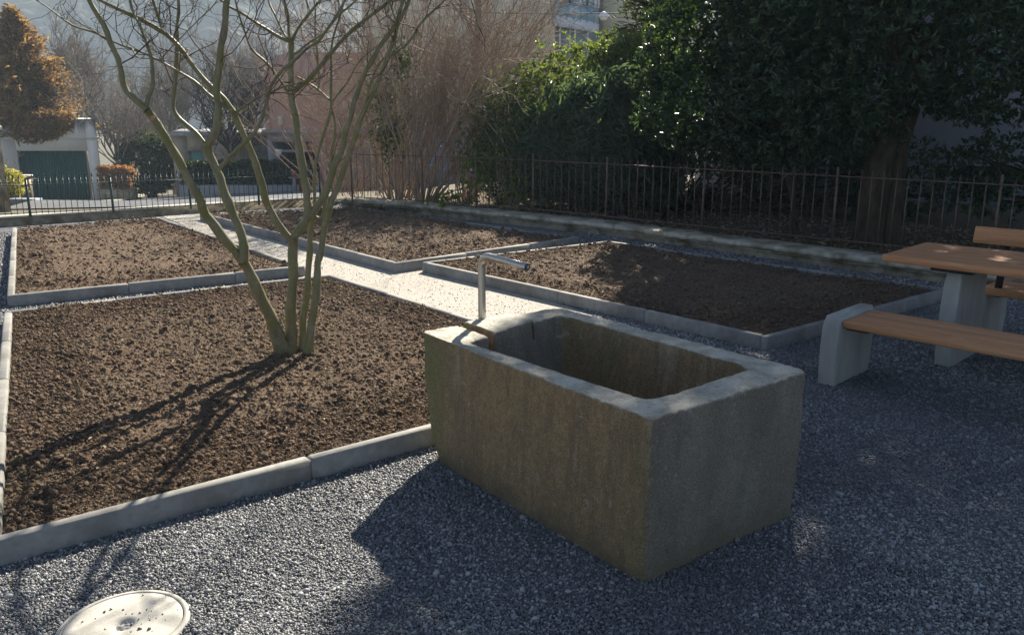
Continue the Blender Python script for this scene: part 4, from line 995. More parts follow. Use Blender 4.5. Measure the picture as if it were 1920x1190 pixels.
# beige apartment house with glazed balconies
MAT['beige'] = M_noise("warm beige render", (.70,.60,.44), (.78,.68,.52), 1.0, .9); MAT['glass'] = M_noise("blue window glass", (.28,.46,.55), (.38,.58,.66), 1.2, .08, spec=.9)
MAT['blind'] = M_noise("grey blinds", (.22,.26,.28), (.34,.38,.40), 4, .5); MAT['white_slab'] = M_noise("white balcony front", (.66,.68,.72), (.74,.76,.80), 1, .7)
def apartment():
    Y = 45.0; zb = gz(2, Y)-1.5; root = empty("apartment_house", (0, Y, zb)); tag(root, "beige apartment house with blue glazed balconies above the shrubs", "building")
    zt = atd(900, -190, Y)[2]; m = MB()
    wbox(m, 690, 1038, -190, 0, Y, 14, zb=atd(0, 238, Y)[2]); wbox(m, 1124, 1330, -190, 0, Y, 14, zb=zb); wbox(m, 1038, 1124, -190, 0, Y+1.6, 12, zb=zb); m.build("wall", MAT['beige'], root)
    m = MB(); wbox(m, 640, 1037.5, 238, 0, Y+.3, 13, zb=zb); m.build("plinth", MAT['grey_conc'], root)
    # slanting balcony bays: front line steps towards the camera on the right
    def bay(y_lt, y_lb, y_rt, y_rb, Yl, Yr, x0=1038, x1=1123, th=.1):
        a = atd(x0, y_lt, Yl); b = atd(x1, y_rt, Yr); c = atd(x1, y_rb, Yr); d = atd(x0, y_lb, Yl); n = np.array([0, th, 0])
        mm = MB(); mm.prism([a, b, c, d], [a+n, b+n, c+n, d+n]); return mm
    for k, dy in enumerate((0, -98)):
        bay(27+dy, 48+dy, 43+dy, 62+dy, Y-.1, Y-1.2).build("balcony_front", MAT['white_slab'], root)
        bay(4+dy, 27+dy, 17+dy, 43+dy, Y-.05, Y-1.1, th=.04).build("balcony_glass", MAT['glass'], root)
        w = bay(49+dy, 100+dy, 64+dy, 110+dy, Y+.5, Y-.6, th=.05).build("window", MAT['blind'], root)
        m = MB()
        for fx in (0, .14, .36, .47, .75, 1.0):
            x = 1038+85*fx; yl = Y+.42-1.1*fx; a = atd(x, 49+dy+15*fx, yl); b = atd(x, 104+dy+8*fx, yl); m.box((a+b)/2, (.05, 0, 0), (0, .03, 0), (0, 0, abs(a[2]-b[2])/2))
        m.build("window_frame", MAT['white_slab'], root)
        w = bay(-50+dy, 27+dy, -40+dy, 43+dy, Y+.5, Y-.6, th=.05).build("window", MAT['glass'], root)
        m = MB()
        for fx in (0, .17, .36, .6, .75, .93):
            x = 1038+85*fx; yl = Y+.42-1.1*fx; a = atd(x, -50+dy+10*fx, yl); b = atd(x, 27+dy+16*fx, yl); m.box((a+b)/2, (.06, 0, 0), (0, .03, 0), (0, 0, abs(a[2]-b[2])/2))
        m.build("window_frame", MAT['white_slab'], root)
        m = MB(); a = atd(1038, 3+dy, Y-.12); b = atd(1123, 15.5+dy, Y-1.22); m.rod(a, b, .035, .035, 8)
        for fx in (.02, .15, .3, .45, .6, .75, .9, .99): 
            q = a+(b-a)*fx; m.rod(q, q+(0, 0, -.75), .025, .025, 6)
        m.build("railing", MAT['grey_conc'], root)
    m = MB(); wbox(m, 868, 884, -10, 14, Y-.04, .1); m.build("window", MAT['glass'], root)
    m = MB(); wbox(m, 866, 886, -12, -10, Y-.06, .12); wbox(m, 866, 886, 14, 16, Y-.06, .12); m.build("window_frame", MAT['white_slab'], root)
apartment()
# grey blue annex seen between the shrubs
MAT['annex'] = M_noise("grey blue panels", (.14,.17,.23), (.18,.21,.28), 2, .6)
Y = 30.0; m = MB(); wbox(m, 808, 912, 242, 0, Y, 5, zb=gz(-2, Y)-.5); root = empty("annex", (atd(830, 300, Y)[0], Y, gz(-2, Y))); tag(root, "low grey blue annex seen between the bare shrubs", "building"); m.build("wall", MAT['annex'], root)
m = MB(); wbox(m, 804, 916, 238, 242, Y-.2, 5.4); m.build("roof", MAT['grey_conc'], root)
# pale house in the shade behind the big evergreens
MAT['shade_house'] = M_noise("pale lilac render", (.30,.32,.40), (.36,.38,.46), 2, .9)
Y = 15.5; m = MB(); wbox(m, 1440, 2500, -500, 0, Y, 6, zb=-.3); root = empty("pale_render_house", (9, Y, 0)); tag(root, "pale lilac grey house in deep shade behind the big evergreens", "house"); m.build("wall", MAT['shade_house'], root)
m = MB(); wbox(m, 1570, 1600, 310, 350, Y-.03, .1); wbox(m, 1800, 1905, 312, 370, Y-.03, .1); m.build("window", MAT['dark_void'], root)
# hanging street lamp and wires
m = MB(); L0 = atd(960, 22, 30); L1 = atd(1180, 30, 30)
pts = [atd(x, 24+2.5*math.sin((x-900)/90), 30) for x in range(900, 1250, 25)]
V, F, A = tubes([(np.array(pts), np.full(len(pts), .018))], 5); tag(mesh("overhead_wire", V, F, MAT['dark_steel'], None, pts[0]), "thin black wire crossing before the beige apartment house", "wire")
c = atd(1132, 29, 30); root = empty("street_lamp", c); tag(root, "small white street lamp hanging from the wire near the balconies", "street lamp")
m = MB(); m.rod(c+(0, 0, .12), c+(0, 0, .0), .03, .2, 16); m.rod(c, c+(0, 0, -.05), .2, .2, 16); m.build("lamp_shade", MAT['white_slab'], root); m = MB(); m.rod(c+(0, 0, -.05), c+(0, 0, -.16), .16, .1, 16); m.build("lamp_glass", MAT['plaster_white'], root)
for (y0, y1, Yd, nm) in ((108, 134, 60, "upper long wire sagging across the hillside"), (125, 150, 62, "lower long wire sagging across the hillside")):
    pts = [atd(x, y0+(y1-y0)*(x+100)/620+4*math.sin((x+100)/620*math.pi), Yd) for x in range(-100, 521, 40)]
    V, F, A = tubes([(np.array(pts), np.full(len(pts), .022))], 5); tag(mesh("overhead_wire", V, F, MAT['dark_steel'], None, pts[0]), nm, "wire")

# ------------------------------------------------------------------ evergreen foliage
def blob_points(ells, n, rng, shell=.35, seed=0, lump=.28, zmin=.15):
    """cluster positions and outward directions in the outer layer of lumpy ellipsoids"""
    vol = np.array([e[1][0]*e[1][1]+e[1][1]*e[1][2]+e[1][0]*e[1][2] for e in ells]); out_p, out_n = [], []
    for (c, r), k in zip(ells, (vol/vol.sum()*n).astype(int)):
        d = unit(rng.normal(size=(k, 3))); l = 1+lump*fbm(d*2.2+np.array(c)*.7, 3, seed)
        s = (1-shell*rng.random(k)**1.3)*l; p = np.array(c)+d*np.array(r)*s[:, None]; nn = unit(d/np.array(r))
        ins = np.zeros(k, bool)
        for (c2, r2) in ells:
            if c2 is c: continue
            ins |= (((p-np.array(c2))/np.array(r2))**2).sum(1) < .45
        keep = (~ins) & (p[:, 2] > zmin); out_p.append(p[keep]); out_n.append(nn[keep])
    return np.vstack(out_p), np.vstack(out_n)
def whorls(P, Nn, rng, per=7, L=.09, W=.035, droop=.2, spread=.8, fold=.25, jl=.3):
    k = len(P); ax = unit(Nn+rng.normal(size=P.shape)*.45+np.array([0, 0, .25]))
    t = unit(np.cross(ax, rng.normal(size=ax.shape))); b = np.cross(ax, t)
    th = (np.arange(per)[None]*2*math.pi/per+rng.uniform(0, 6.28, (k, 1))+rng.normal(size=(k, per))*.25)
    el = rng.uniform(.1, 1.0, (k, per))*spread
    d = (np.cos(th)[..., None]*t[:, None]+np.sin(th)[..., None]*b[:, None])*np.cos(1.25-el)[..., None]*1.0+ax[:, None]*np.sin(1.25-el)[..., None]
    d = unit(d).reshape(-1, 3); C = np.repeat(P, per, 0)+rng.normal(size=(k*per, 3))*L*.25; up = unit(np.repeat(ax, per, 0)+rng.normal(size=(k*per, 3))*.35)
    LL = L*rng.uniform(1-jl, 1+jl, k*per); return leaves(C, d, up, LL, W*rng.uniform(.8, 1.2, k*per), rng, fold, droop)
def limbs(base, ells, n, rng, r0=.05, r1=.012, lift=0.0):
    out = []
    for i in range(n):
        c, r = ells[rng.integers(len(ells))]; e = np.array(c)+unit(rng.normal(size=3))*np.array(r)*rng.uniform(.3, .85)
        b = np.array(base)+rng.normal(size=3)*(.12, .12, 0)+np.array([0, .15, lift*rng.uniform(.8, 1.3)]); mid = b+(e-b)*.5+rng.normal(size=3)*.18; mid[2] += .15*abs(e[2]-b[2])*.5
        t = np.linspace(0, 1, 9)[:, None]; P = b*(1-t)**2+2*mid*t*(1-t)+e*t*t; P[1:-1] += rng.normal(size=(7, 3))*.02
        out.append((P, np.linspace(r0, r1, 9)*rng.uniform(.6, 1.1)))
    return out
def evergreen(name, label, cat, base, ells, n, mat, seed, L=.09, W=.035, per=7, trunk=None, nl=14, droop=.2, shell=.35, group=None, r0=.05, barkm='oldbark', lump=.28, spread=.8, zmin=.15, lift=0.0):
    rg = np.random.default_rng(seed); root = empty(name, base); tag(root, label, cat, group)
    P, Nn = blob_points(ells, n, rg, shell, seed, lump, zmin); V, F, A = whorls(P, Nn, rg, per, L, W, droop, spread)
    mesh("foliage", V, F, MAT[mat], root, attrs={"rnd": A})
    V, F, A = tubes(limbs(base, ells, nl, rg, r0, lift=lift), 6); mesh("limbs", V, F, MAT[barkm], root, smooth=True, attrs={"rnd": A})
    if trunk:
        for (pts, ra, rb) in trunk:
            pts = np.array(pts, float); s = np.linspace(0, 1, 26); k = np.linspace(0, 1, len(pts)); Q = np.stack([np.interp(s, k, pts[:, i]) for i in range(3)], -1)
            for _ in range(2): Q[1:-1] = Q[1:-1]*.5+(Q[:-2]+Q[2:])*.25
            R = ra+(rb-ra)*s; R[:3] *= (1.35, 1.2, 1.08); V, F, A = tubes([(Q, R)], 22); c = np.repeat(Q, 22, axis=0)
            th = np.tile(np.arange(22), 26); V = c+(V-c)*(1+.10*fbm(np.column_stack([th*.9, V[:, 2]*1.2, th*0]), 3, seed)+.06*fbm(V*18, 3, seed))[:, None]
            mesh("trunk", V, F, MAT[barkm], root, smooth=True)
    return root

# rhododendron and laurel before the beige house (they stand in the sun at their tops)
evergreen("rhododendron", "blue green drooping rhododendron behind the railing, left of the big dark evergreens", "shrub", (1.6, 13.6, .1),
    [((1.35, 13.4, 1.35), (.85, .7, .95)), ((1.95, 13.3, 1.0), (.75, .6, .75)), ((.75, 13.7, 1.0), (.65, .6, .75))], 2000, 'rhodo', 3, .13, .035, 8, nl=18, droop=.55, r0=.03)
evergreen("laurel_shrub", "sunlit yellow green laurel behind the rhododendron", "shrub", (1.3, 14.9, .1),
    [((1.2, 14.9, 1.6), (1.3, .7, 1.1)), ((2.2, 14.8, 2.1), (1.0, .8, .85)), ((.3, 15.0, 1.0), (.9, .7, .8))], 3800, 'laurel', 4, .095, .036, 7, nl=22, r0=.03)
evergreen("spotted_laurel", "loose light speckled evergreen shrub near the middle of the railing", "shrub", (-.2, 14.4, .1),
    [((.1, 14.5, 1.0), (.75, .6, .95)), ((-.5, 14.6, .8), (.5, .4, .7)), ((.55, 13.7, .75), (.5, .4, .6))], 1500, 'ivy_dull', 5, .05, .022, 6, nl=30, r0=.018, shell=.8) if 'ivy_dull' in MAT else None
# the big dark evergreens at the right: leaf crowns that reach far above the picture and shade the gravel
def ell(px, py, Y, rx, ry, rz): p = atd(px, py, Y); return (tuple(p), (rx, ry, rz))
evergreen("evergreen_tree", "tall dark leathery-leaved evergreen filling the upper middle right", "tree", (3.3, 12.0, .1),
    [ell(1330, 190, 11.9, .85, .8, .80), ell(1470, 170, 11.3, 1.0, .9, .95), ell(1310, 60, 12.2, .75, .8, .95), ell(1450, 30, 11.6, 1.0, .9, 1.0), ((3.75, 12.2, 4.3), (1.3, 1.0, 1.3)), ((3.7, 12.9, 5.3), (1.15, 1.2, 1.5)), ((4.5, 12.8, 6.2), (1.4, 1.3, 1.6)), ((3.42, 12.3, 7.3), (1.25, 1.1, 1.4))], 15000, 'holly', 6, .080, .034, 7,
    trunk=[([(3.74, 10.95, .05), (3.70, 11.1, .6), (3.62, 11.6, 1.3), (3.55, 12.1, 2.0)], .045, .035)], nl=26, lump=.30, r0=.035, lift=1.5)
evergreen("ivy_clad_tree", "huge dark evergreen with a thick furrowed trunk behind the table", "tree", (4.70, 10.35, .1),
    [ell(1590, 190, 10.4, .8, .8, .62), ell(1700, 90, 10.1, 1.0, .9, .80), ell(1560, 40, 10.6, .9, .8, .8), ell(1840, 120, 9.9, 1.1, .9, .70), ell(1900, 20, 9.7, 1.2, .9, .9), ((5.3, 10.9, 3.9), (1.7, 1.3, 1.3)), ((7.3, 10.4, 3.9), (1.8, 1.5, 1.8)), ((5.3, 11.4, 5.8), (2.0, 1.7, 1.7)), ((3.9, 11.9, 6.8), (1.5, 1.3, 1.3)), ((5.6, 11.5, 7.6), (2.2, 1.6, 1.6)), ((6.9, 10.7, 5.8), (1.7, 1.4, 1.4))], 22000, 'holly', 7, .080, .034, 7,
    trunk=[([(4.42, 10.35, 0), (4.46, 10.4, .7), (4.60, 10.5, 1.6), (4.9, 10.8, 3.4)], .19, .14), ([(4.66, 10.27, 0), (4.68, 10.3, .5), (4.75, 10.5, 1.3), (5.2, 10.8, 2.6)], .12, .09)], nl=26, r0=.05, lump=.32, lift=1.9)
evergreen("evergreen_bush", "dark evergreen bush low behind the railing at the far right", "shrub", (7.2, 9.6, .1),
    [((7.3, 9.9, 1.9), (1.3, .9, 1.3)), ((6.2, 10.9, .9), (.8, .6, .55)), ((8.5, 9.5, 3.2), (1.6, 1.2, 2.2))], 3200, 'holly', 8, .085, .036, 7, nl=22, lump=.35)
evergreen("hedge_thicket", "dense dark thicket deep in the shade behind the railing", "hedge", (2.8, 14.0, .0),
    [((2.0, 14.4, .6), (1.0, .5, .9)), ((3.2, 14.0, .8), (1.1, .5, 1.1)), ((4.6, 13.6, .8), (1.1, .5, 1.1)), ((5.8, 13.0, .5), (1.0, .5, .7)), ((1.0, 13.9, .45), (.6, .4, .5))], 3400, 'holly', 9, .075, .03, 6, nl=60, r0=.02)
# dark conifer behind
def conifer(name, label, base, H, R, mat, seed, nb=420, L=.5, needle=(.10, .03), lean=(0, 0), z0=.08, cat="tree", dens=26, droop=.1, group=None):
    rg = np.random.default_rng(seed); root = empty(name, base); tag(root, label, cat, group); b = np.array(base, float)
    t = z0+(1-z0)*rg.random(nb)**.85; th = rg.uniform(0, 6.28, nb); rad = R*(1-t)**.75*rg.uniform(.5, 1.22, nb)*(1+.25*np.sin(th*3+seed))+.05
    br = []; P_, D_, N_ = [], [], []
    for i in range(nb):
        a = b+np.array([lean[0]*t[i], lean[1]*t[i], H*t[i]]); d = np.array([math.cos(th[i]), math.sin(th[i]), rg.uniform(-.1, .55)]); d /= np.linalg.norm(d)
        s = np.linspace(0, 1, 6)[:, None]; Q = a+d*rad[i]*s+np.array([0, 0, -droop*rad[i]])*s*s; br.append((Q, np.linspace(.02, .004, 6)*H/6))
        k = int(dens*rad[i]/R*1.2)+5; u = rg.random(k)**.7; p = a+d*rad[i]*u[:, None]+np.array([0, 0, -droop*rad[i]])*(u*u)[:, None]+rg.normal(size=(k, 3))*.06*R*.6
        P_.append(p); D_.append(unit(d+rg.normal(size=(k, 3))*.6+np.array([0, 0, .2]))); N_.append(unit(rg.normal(size=(k, 3))+np.array([0, 0, 1.0])))
    P = np.vstack(P_); D = np.vstack(D_); Nn = np.vstack(N_); V, F, A = leaves(P, D, Nn, needle[0]*rg.uniform(.7, 1.4, len(P)), needle[1]*rg.uniform(.7, 1.3, len(P)), rg, .1, .1)
    mesh("foliage", V, F, MAT[mat], root, attrs={"rnd": A})
    V, F, A = tubes(br, 4); mesh("branches", V, F, MAT['oldbark'], root)
    V, F, A = tubes([(np.array([b+(0, 0, -.3), b+np.array([lean[0]*.5, lean[1]*.5, H*.5]), b+np.array([lean[0], lean[1], H*.97])]), np.array([H*.03, H*.018, .01]))], 10); mesh("trunk", V, F, MAT['oldbark'], root, smooth=True)
    return root
conifer("dark_conifer", "dark conifer rising between the beige house and the big evergreens", (atd(1235, 100, 19)[0], 19, 0), 6.6, 1.5, 'conifer', 12, 520, needle=(.20, .035), droop=.25)
gx_ = atd(62, 225, 42.5)
conifer("brown_cypress", "bushy cypress with orange brown tips growing over the garage roof", (gx_[0], 42.4, gx_[2]-.7), 5.8, 2.2, 'browncon', 13, 700, needle=(.26, .10), lean=(-.3, 0), z0=.02, dens=34)
p = atd(70, 250, 40.6); evergreen("hanging_juniper", "green brown foliage spilling over the front edge of the garage roof", "shrub", (p[0], 41.2, p[2]), [((p[0]-.1, 40.85, p[2]+.35), (1.3, .5, .65)), ((p[0]+.7, 40.8, p[2]+.5), (.9, .45, .5))], 520, 'browncon', 14, .22, .07, 7, nl=14, droop=.5, zmin=-5)

# ------------------------------------------------------------------ bare shrubs and trees
def fan(base, n, H, spread, rng, r0=.014, lean=(0, 0), basew=.25, levels=2, kids=(3, 5), nseg=9, arch=.35, jit=.10, ratio=.5, rmin=.0022, tw_up=.45, L1=None):
    """many stems fanning out of one stool, each splitting into ever finer twigs"""
    out = []; cur = []
    for i in range(n):
        a = rng.uniform(0, 6.28); q = rng.random()**.6; b = np.array(base)+np.array([math.cos(a), math.sin(a), 0])*basew*q
        d = unit(np.array([math.cos(a)*q*spread+lean[0], math.sin(a)*q*spread*.7+lean[1], 1.0])); cur.append((b, d, r0*rng.uniform(.6, 1.2), H*rng.uniform(.6, 1.0)))
    for lv in range(levels+1):
        nx = []
        for p, d, r, L in cur:
            m = nseg if lv < levels else 5; P = [p]; dd = d.copy(); o = np.array([d[0], d[1], 0])*arch/m
            for _ in range(m-1): dd = dd+rng.normal(size=3)*jit*(1+lv*.8)+o+np.array([0, 0, .03*lv*tw_up]); dd /= np.linalg.norm(dd); P.append(P[-1]+dd*L/(m-1))
            P = np.array(P); out.append((P, np.maximum(rmin, r*np.linspace(1, .3, m))))
            if lv < levels:
                for _ in range(rng.integers(kids[0], kids[1]+1)):
                    t = (.25 if lv == 0 else .1)+(.75 if lv == 0 else .9)*rng.random(); t *= m-1.001; k = int(t); b = P[k]+(P[k+1]-P[k])*(t-k)
                    nd = unit(unit(P[k+1]-P[k])+rng.normal(size=3)*.42+np.array([0, 0, tw_up*.3])); nx.append((b, nd, r*.5, (L if L1 is None or lv else L1)*ratio*rng.uniform(.5, 1.2)))
        cur = nx
    return out
def bare(name, label, cat, base, polys, mat, k=4, group=None, trunk=None):
    root = empty(name, base); tag(root, label, cat, group); th = [p for p in polys if p[1][0] > .008]; tn = [p for p in polys if p[1][0] <= .008]
    if th: V, F, A = tubes(th, 6); mesh("stems", V, F, MAT[mat], root, smooth=True, attrs={"rnd": A})
    if tn: V, F, A = tubes(tn, 3); mesh("twigs", V, F, MAT[mat], root, attrs={"rnd": A})
    if trunk:
        V, F, A = tubes(trunk, 12); c = V; V = V+.012*fbm(V*6, 3, 3)[:, None]; mesh("trunk", V, F, MAT['greytwig' if mat != 'redtwig' else mat], root, smooth=True)
    return root
rg = np.random.default_rng(100)
def gp_(px, Y, z=.08): return np.array([atd(px, 380, Y)[0], Y, z])
b = gp_(640, 17.6); bare("red_twig_shrub", "reddish fine-twigged bare shrub left of the railing", "shrub", b, fan(b, 50, 3.3, .8, rg, .009, basew=.55, kids=(5, 8), ratio=.36, rmin=.0019), 'redtwig')
b = gp_(680, 16.6); bare("brown_twig_shrub", "dense brown bare shrub at the left end of the railing", "shrub", b, fan(b, 40, 1.9, .55, rg, .008, basew=.5, kids=(3, 5), ratio=.42), 'redtwig')
b = gp_(745, 15.9); bare("large_bare_shrub", "large bare shrub with a fan of pale brown stems, ivy at its left", "shrub", b, fan(b, 42, 3.8, .55, rg, .015, basew=.30, kids=(7, 10), ratio=.36, rmin=.0021), 'shrubtwig')
b = gp_(800, 15.4); bare("large_bare_shrub", "large bare shrub whose stems arch far to the right before the beige house", "shrub", b, fan(b, 38, 4.2, .58, rg, .016, lean=(.30, 0), basew=.20, kids=(8, 11), ratio=.36, arch=.5, rmin=.0021), 'shrubtwig')
b = gp_(876, 15.4); bare("bundled_shrub", "upright bundle of brown stems with a spreading twiggy head behind the railing", "shrub", b, fan(b, 24, 3.0, .22, rg, .015, basew=.15, kids=(4, 7), ratio=.42, arch=.9, rmin=.0019), 'shrubtwig')
b = gp_(895, 17.5, 0.0); P = np.array([b, b+(.03, 0, 1.2), b+(-.02, 0, 2.3), b+(.05, 0, 3.4), b+(.1, 0, 4.6)]); tr = [(P, np.array([.12, .10, .085, .06, .03]))]
st = []
for k in range(38): t = rg.uniform(.35, 1); p = b+(0.03, 0, 4.6*t); a = rg.uniform(0, 6.28); st.append((p, unit(np.array([math.cos(a)*1.0+.0, math.sin(a)*.6, .45])), .018, rg.uniform(1.0, 2.0)))
bare("bare_tree", "bare tree with grey trunk and wide horizontal twigs before the beige house", "tree", b, grow_twigs(st, rg, 3, nseg=8, jit=.22, ratio=.5, kids=(3, 6), rmin=.0028, up=.5), 'shrubtwig', trunk=tr)
# ivy on the large shrub and low ivy by the wall
def climber(name, label, ells, n, mat, seed, L, W, base, nl=10, shell=.9): return evergreen(name, label, "ivy", base, ells, n, mat, seed, L, W, 5, nl=nl, shell=shell, r0=.008, barkm='shrubtwig', lump=.45, zmin=.0)
c = gp_(740, 15.75); climber("climbing_ivy", "green ivy climbing in the large bare shrub", [((c[0], c[1]-.1, 1.25), (.42, .3, .55)), ((c[0]-.15, c[1], 1.9), (.4, .3, .5)), ((c[0]+.2, c[1], 2.5), (.3, .3, .5))], 560, 'ivy_dull', 21, .055, .03, c)
c = gp_(905, 13.75); climber("ground_ivy", "bright ivy sprays by the second fence post", [((c[0], c[1], .75), (.35, .2, .35)), ((c[0]-.5, c[1]+.2, .3), (.5, .2, .16)), ((c[0]+.75, c[1]-.1, .5), (.5, .25, .35))], 170, 'ivy', 22, .075, .04, c)
c = gp_(960, 14.0); climber("mixed_evergreen_shrub", "loose speckled evergreen shrub in the middle of the railing", [((c[0], c[1]+.3, 1.1), (.7, .5, .95)), ((c[0]+.5, c[1], .6), (.6, .4, .5)), ((c[0]-.3, c[1]+.6, 1.7), (.6, .4, .6))], 1500, 'ivy_dull', 23, .055, .028, c, nl=60)
rg = np.random.default_rng(7)
pl = []
for k in range(16):
    b = np.array([*(pp[3]+(pp[6]-pp[3])*rg.random()+nn_*rg.uniform(.3, 1.4)), .1]); pl += fan(b, 3, rg.uniform(.8, 1.6), .8, rg, .006, basew=.15, levels=1, kids=(2, 4), jit=.16)
V, F, A = tubes(pl, 4); tag(mesh("undergrowth", V, F, MAT['twig'], attrs={"rnd": A}), "thin bare suckers and twigs in the shade behind the railing", kind="stuff")
# leaf litter ground behind the railing
LG = [*[p-nn_*.02 for p in pp]]; far = [pp[-1]+nn_*8, pp[3]+nn_*5.2, pp[0]+nn_*3]
LG2 = [(*p, .085) for p in LG]+[(*p, .085) for p in far]
tag(mesh("shrubbery_ground", LG2, [list(range(len(LG2)))], MAT['litter']), "leaf-strewn soil behind the railing", kind="structure")
n = 5000; P = pp[0]+(pp[-1]-pp[0])*rg.random((n, 1))+nn_*rg.uniform(.12, 3.4, (n, 1)); th = rg.uniform(0, 6.28, n)
V, F, A = leaves(np.column_stack([P, np.full(n, .095)]), unit(np.column_stack([np.cos(th), np.sin(th), rg.uniform(-.1, .5, n)])), unit(np.column_stack([rg.normal(size=(n, 2))*.4, np.ones(n)])), rg.uniform(.04, .08, n), rg.uniform(.02, .04, n), rg)
tag(mesh("fallen_leaves", V, F, MAT['deadleaf'], attrs={"rnd": A}), "dry fallen leaves behind the railing", kind="stuff")

# far trees and hedges beyond the road
def gbase(px, Y, dz=0): x = atd(px, 380, Y)[0]; return np.array([x, Y, gz(x, Y)+dz])
def crown_tree(name, label, px, Y, H, zt, R, seed, mat, n=26, lv=3, kids=(3, 5), r=.12, up=.5, rmin=.008, ratio=.5):
    rg = np.random.default_rng(seed); b = gbase(px, Y); st = []
    tr = [(np.array([b+(0, 0, -.2), b+(.05, 0, zt*.5), b+(0, 0, zt), b+(0, 0, zt+(H-zt)*.4)]), np.array([r*1.3, r, r*.8, r*.4]))]
    for k in range(n):
        a = rg.uniform(0, 6.28); t = rg.random(); p = b+np.array([0, 0, zt+(H-zt)*.4*t]); st.append((p, unit(np.array([math.cos(a)*R/H*2.2, math.sin(a)*R/H*2.2, 1.0])), r*.4, (H-zt)*rg.uniform(.45, .8)))
    return bare(name, label, "tree", b, grow_twigs(st, rg, lv, nseg=7, jit=.28, ratio=ratio, kids=kids, rmin=rmin, up=up), mat, trunk=tr)
crown_tree("bare_fruit_tree", "bare spreading fruit tree right of the white garage", 228, 42, 5.9, 1.2, 2.2, 51, 'greytwig', 20)
crown_tree("pollarded_tree", "dark pollarded tree with knotty arms before the outbuilding", 442, 38.5, 5.4, 1.5, 1.9, 52, 'pollard', 22, kids=(3, 5)) if 'pollard' in MAT else None
crown_tree("bare_pale_tree", "tall pale twiggy tree above the garage roof", 170, 50, 8.5, 3.5, 1.5, 53, 'greytwig', 34, kids=(4, 6))
crown_tree("bare_distant_tree", "pale twiggy tree before the hillside, left of the pollarded tree", 330, 56, 8.0, 2.5, 2.6, 54, 'greytwig', 30, kids=(4, 6))
crown_tree("bare_distant_tree", "pale twiggy tree right behind the pollarded tree", 480, 60, 10.0, 2.5, 2.6, 55, 'greytwig', 34, kids=(4, 6))
crown_tree("bare_distant_tree", "low pale twiggy tree behind the round bush", 270, 60, 7.0, 2.0, 2.8, 56, 'greytwig', 30, kids=(4, 6))
b = gbase(-22, 30); bare("purple_brown_shrub", "rounded purplish brown bare shrub at the left border", "shrub", b, fan(b, 40, 1.7, .6, np.random.default_rng(57), .012, basew=.3, kids=(5, 8), ratio=.4, rmin=.006), 'greytwig')
b = gbase(24, 29); evergreen("yellow_green_bush", "small yellow green leafy bush at the left, beside the brick pillar", "shrub", b, [((b[0], b[1], b[2]+.85), (.42, .4, .5)), ((b[0]-.2, b[1], b[2]+.55), (.4, .4, .35))], 420, 'yellowleaf', 58, .11, .06, 5, nl=10, r0=.02, zmin=-5)
b = gbase(282, 42.5); evergreen("round_bush", "big round dark green bush with a lighter top before the hillside", "shrub", b, [((b[0]-.2, b[1], b[2]+1.6), (1.2, 1.0, 1.5)), ((b[0]+.6, b[1], b[2]+1.7), (1.0, .9, 1.3)), ((b[0]+.1, b[1], b[2]+2.5), (1.0, .9, .8))], 3600, 'hedge', 59, .12, .06, 6, nl=14, zmin=-5)
for (x0, x1, Y, z0, z1, mt, nm, lb, nn, lf) in ((190, 247, 39, .55, 1.5, 'orangeleaf', "orange_hedge", "low orange brown beech hedge right of the garage", 900, .13), (342, 596, 37.6, .55, 1.55, 'hedge', "clipped_hedge", "long clipped dark green hedge along the far side of the road", 4200, .10)):
    a = gbase(x0, Y); c = gbase(x1, Y); root = empty(nm, a); tag(root, lb, "hedge"); r2 = np.random.default_rng(x0)
    n = nn; P = np.column_stack([a[0]+(c[0]-a[0])*r2.random(n), Y+.7*r2.random(n)**1.5, r2.random(n)]); zb = a[2]+(c[2]-a[2])*0; P[:, 2] = zb+z0+(z1-z0)*P[:, 2]**.8+.05*fbm(P*3, 2, 1)
    V, F, A = whorls(P, np.tile(unit(np.array([0, -.8, .5])), (n, 1)), r2, 6, lf, lf*.55); mesh("foliage", V, F, MAT[mt], root, attrs={"rnd": A})
    m = MB(); m.box(((a[0]+c[0])/2, Y+.2, zb+z0/2-.15), ((c[0]-a[0])/2+.1, 0, 0), (0, .3, 0), (0, 0, z0/2+.15)); m.build("low_wall", MAT['grey_conc'] if nm == "clipped_hedge" else MAT['old_concrete'], root)
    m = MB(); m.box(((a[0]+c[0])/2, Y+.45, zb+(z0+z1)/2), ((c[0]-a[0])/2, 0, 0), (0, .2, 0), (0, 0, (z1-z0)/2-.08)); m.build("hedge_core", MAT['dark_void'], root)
root = empty("brick_pillar", gbase(55, 30)); tag(root, "dark brick gate pillar with a pale cap beside the yellow green bush", "pillar"); q = gbase(55, 30)
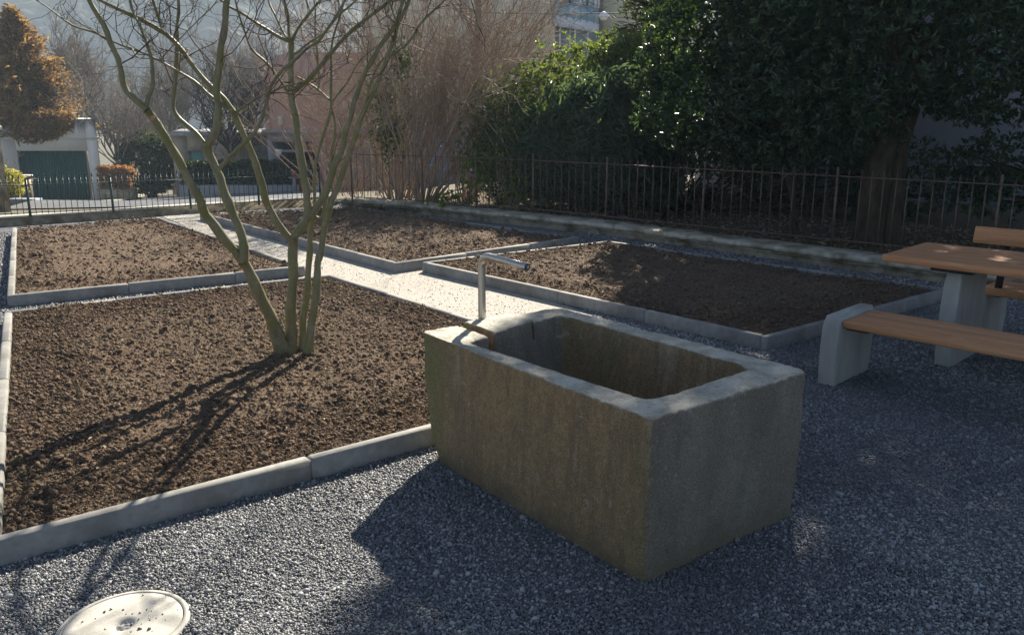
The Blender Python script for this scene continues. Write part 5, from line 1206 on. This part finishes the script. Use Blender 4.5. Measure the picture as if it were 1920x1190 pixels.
m = MB(); m.box(q+(0, 0, .5), (.13, 0, 0), (0, .13, 0), (0, 0, .6)); m.build("shaft", MAT['rust_iron'], root); m = MB(); m.box(q+(0, 0, 1.13), (.17, 0, 0), (0, .17, 0), (0, 0, .03), 0, .01); m.build("cap", MAT['plaster_white'], root)
q = gbase(10, 28.3); m = MB(); m.box(q+(0, 0, .12), (1.1, 0, 0), (0, .3, 0), (0, 0, .25)); tag(m.build("planter_wall", MAT['grey_dark'] if 'grey_dark' in MAT else MAT['annex'], None, q), "low dark planter wall under the yellow green bush", "planter")

# ------------------------------------------------------------------ wooded hillside far behind
xs = np.linspace(-520, 380, 420); ts = np.linspace(0, 1, 110); X, T = np.meshgrid(xs, ts)
Yh = 330+T*200; ridge = 84*np.clip((0-X)/120, 0, 1)**.8+6; ridge = ridge*(1+.06*np.sin(X/31.0))
Z = -7+ridge*np.sin(np.clip(T*1.15, 0, 1)*math.pi/2); P = np.stack([X, Yh, Z], -1).reshape(-1, 3)
crown = np.abs(vnoise(P/np.array([5.2, 5.2, 5.2]), 3))*5.0+np.abs(vnoise(P/2.1, 4))*2.2
P[:, 2] += crown*np.clip(T.ravel()*8, 0, 1); ni, nj = X.shape; I = (np.arange(ni-1)[:, None]*nj+np.arange(nj-1)[None]).ravel(); F = np.stack([I, I+1, I+1+nj, I+nj], -1)
tag(mesh("hillside", P, F, MAT['forest'], smooth=False), "steep wooded hillside in blue haze", kind="structure")

# ------------------------------------------------------------------ haze
hz = bpy.data.materials.new("haze"); hz.use_nodes = True; nt = hz.node_tree; nt.nodes.clear()
out = nt.nodes.new("ShaderNodeOutputMaterial"); pv = nt.nodes.new("ShaderNodeVolumePrincipled"); nt.links.new(pv.outputs[0], out.inputs["Volume"])
pv.inputs["Color"].default_value = (.70, .85, 1.0, 1); pv.inputs["Density"].default_value = .0010; pv.inputs["Anisotropy"].default_value = .05
hb = MB(); hb.box((-20, 255, 43), (560, 0, 0), (0, 335, 0), (0, 0, 52)); o = hb.build("haze", hz); tag(o, "thin blue haze", kind="stuff")
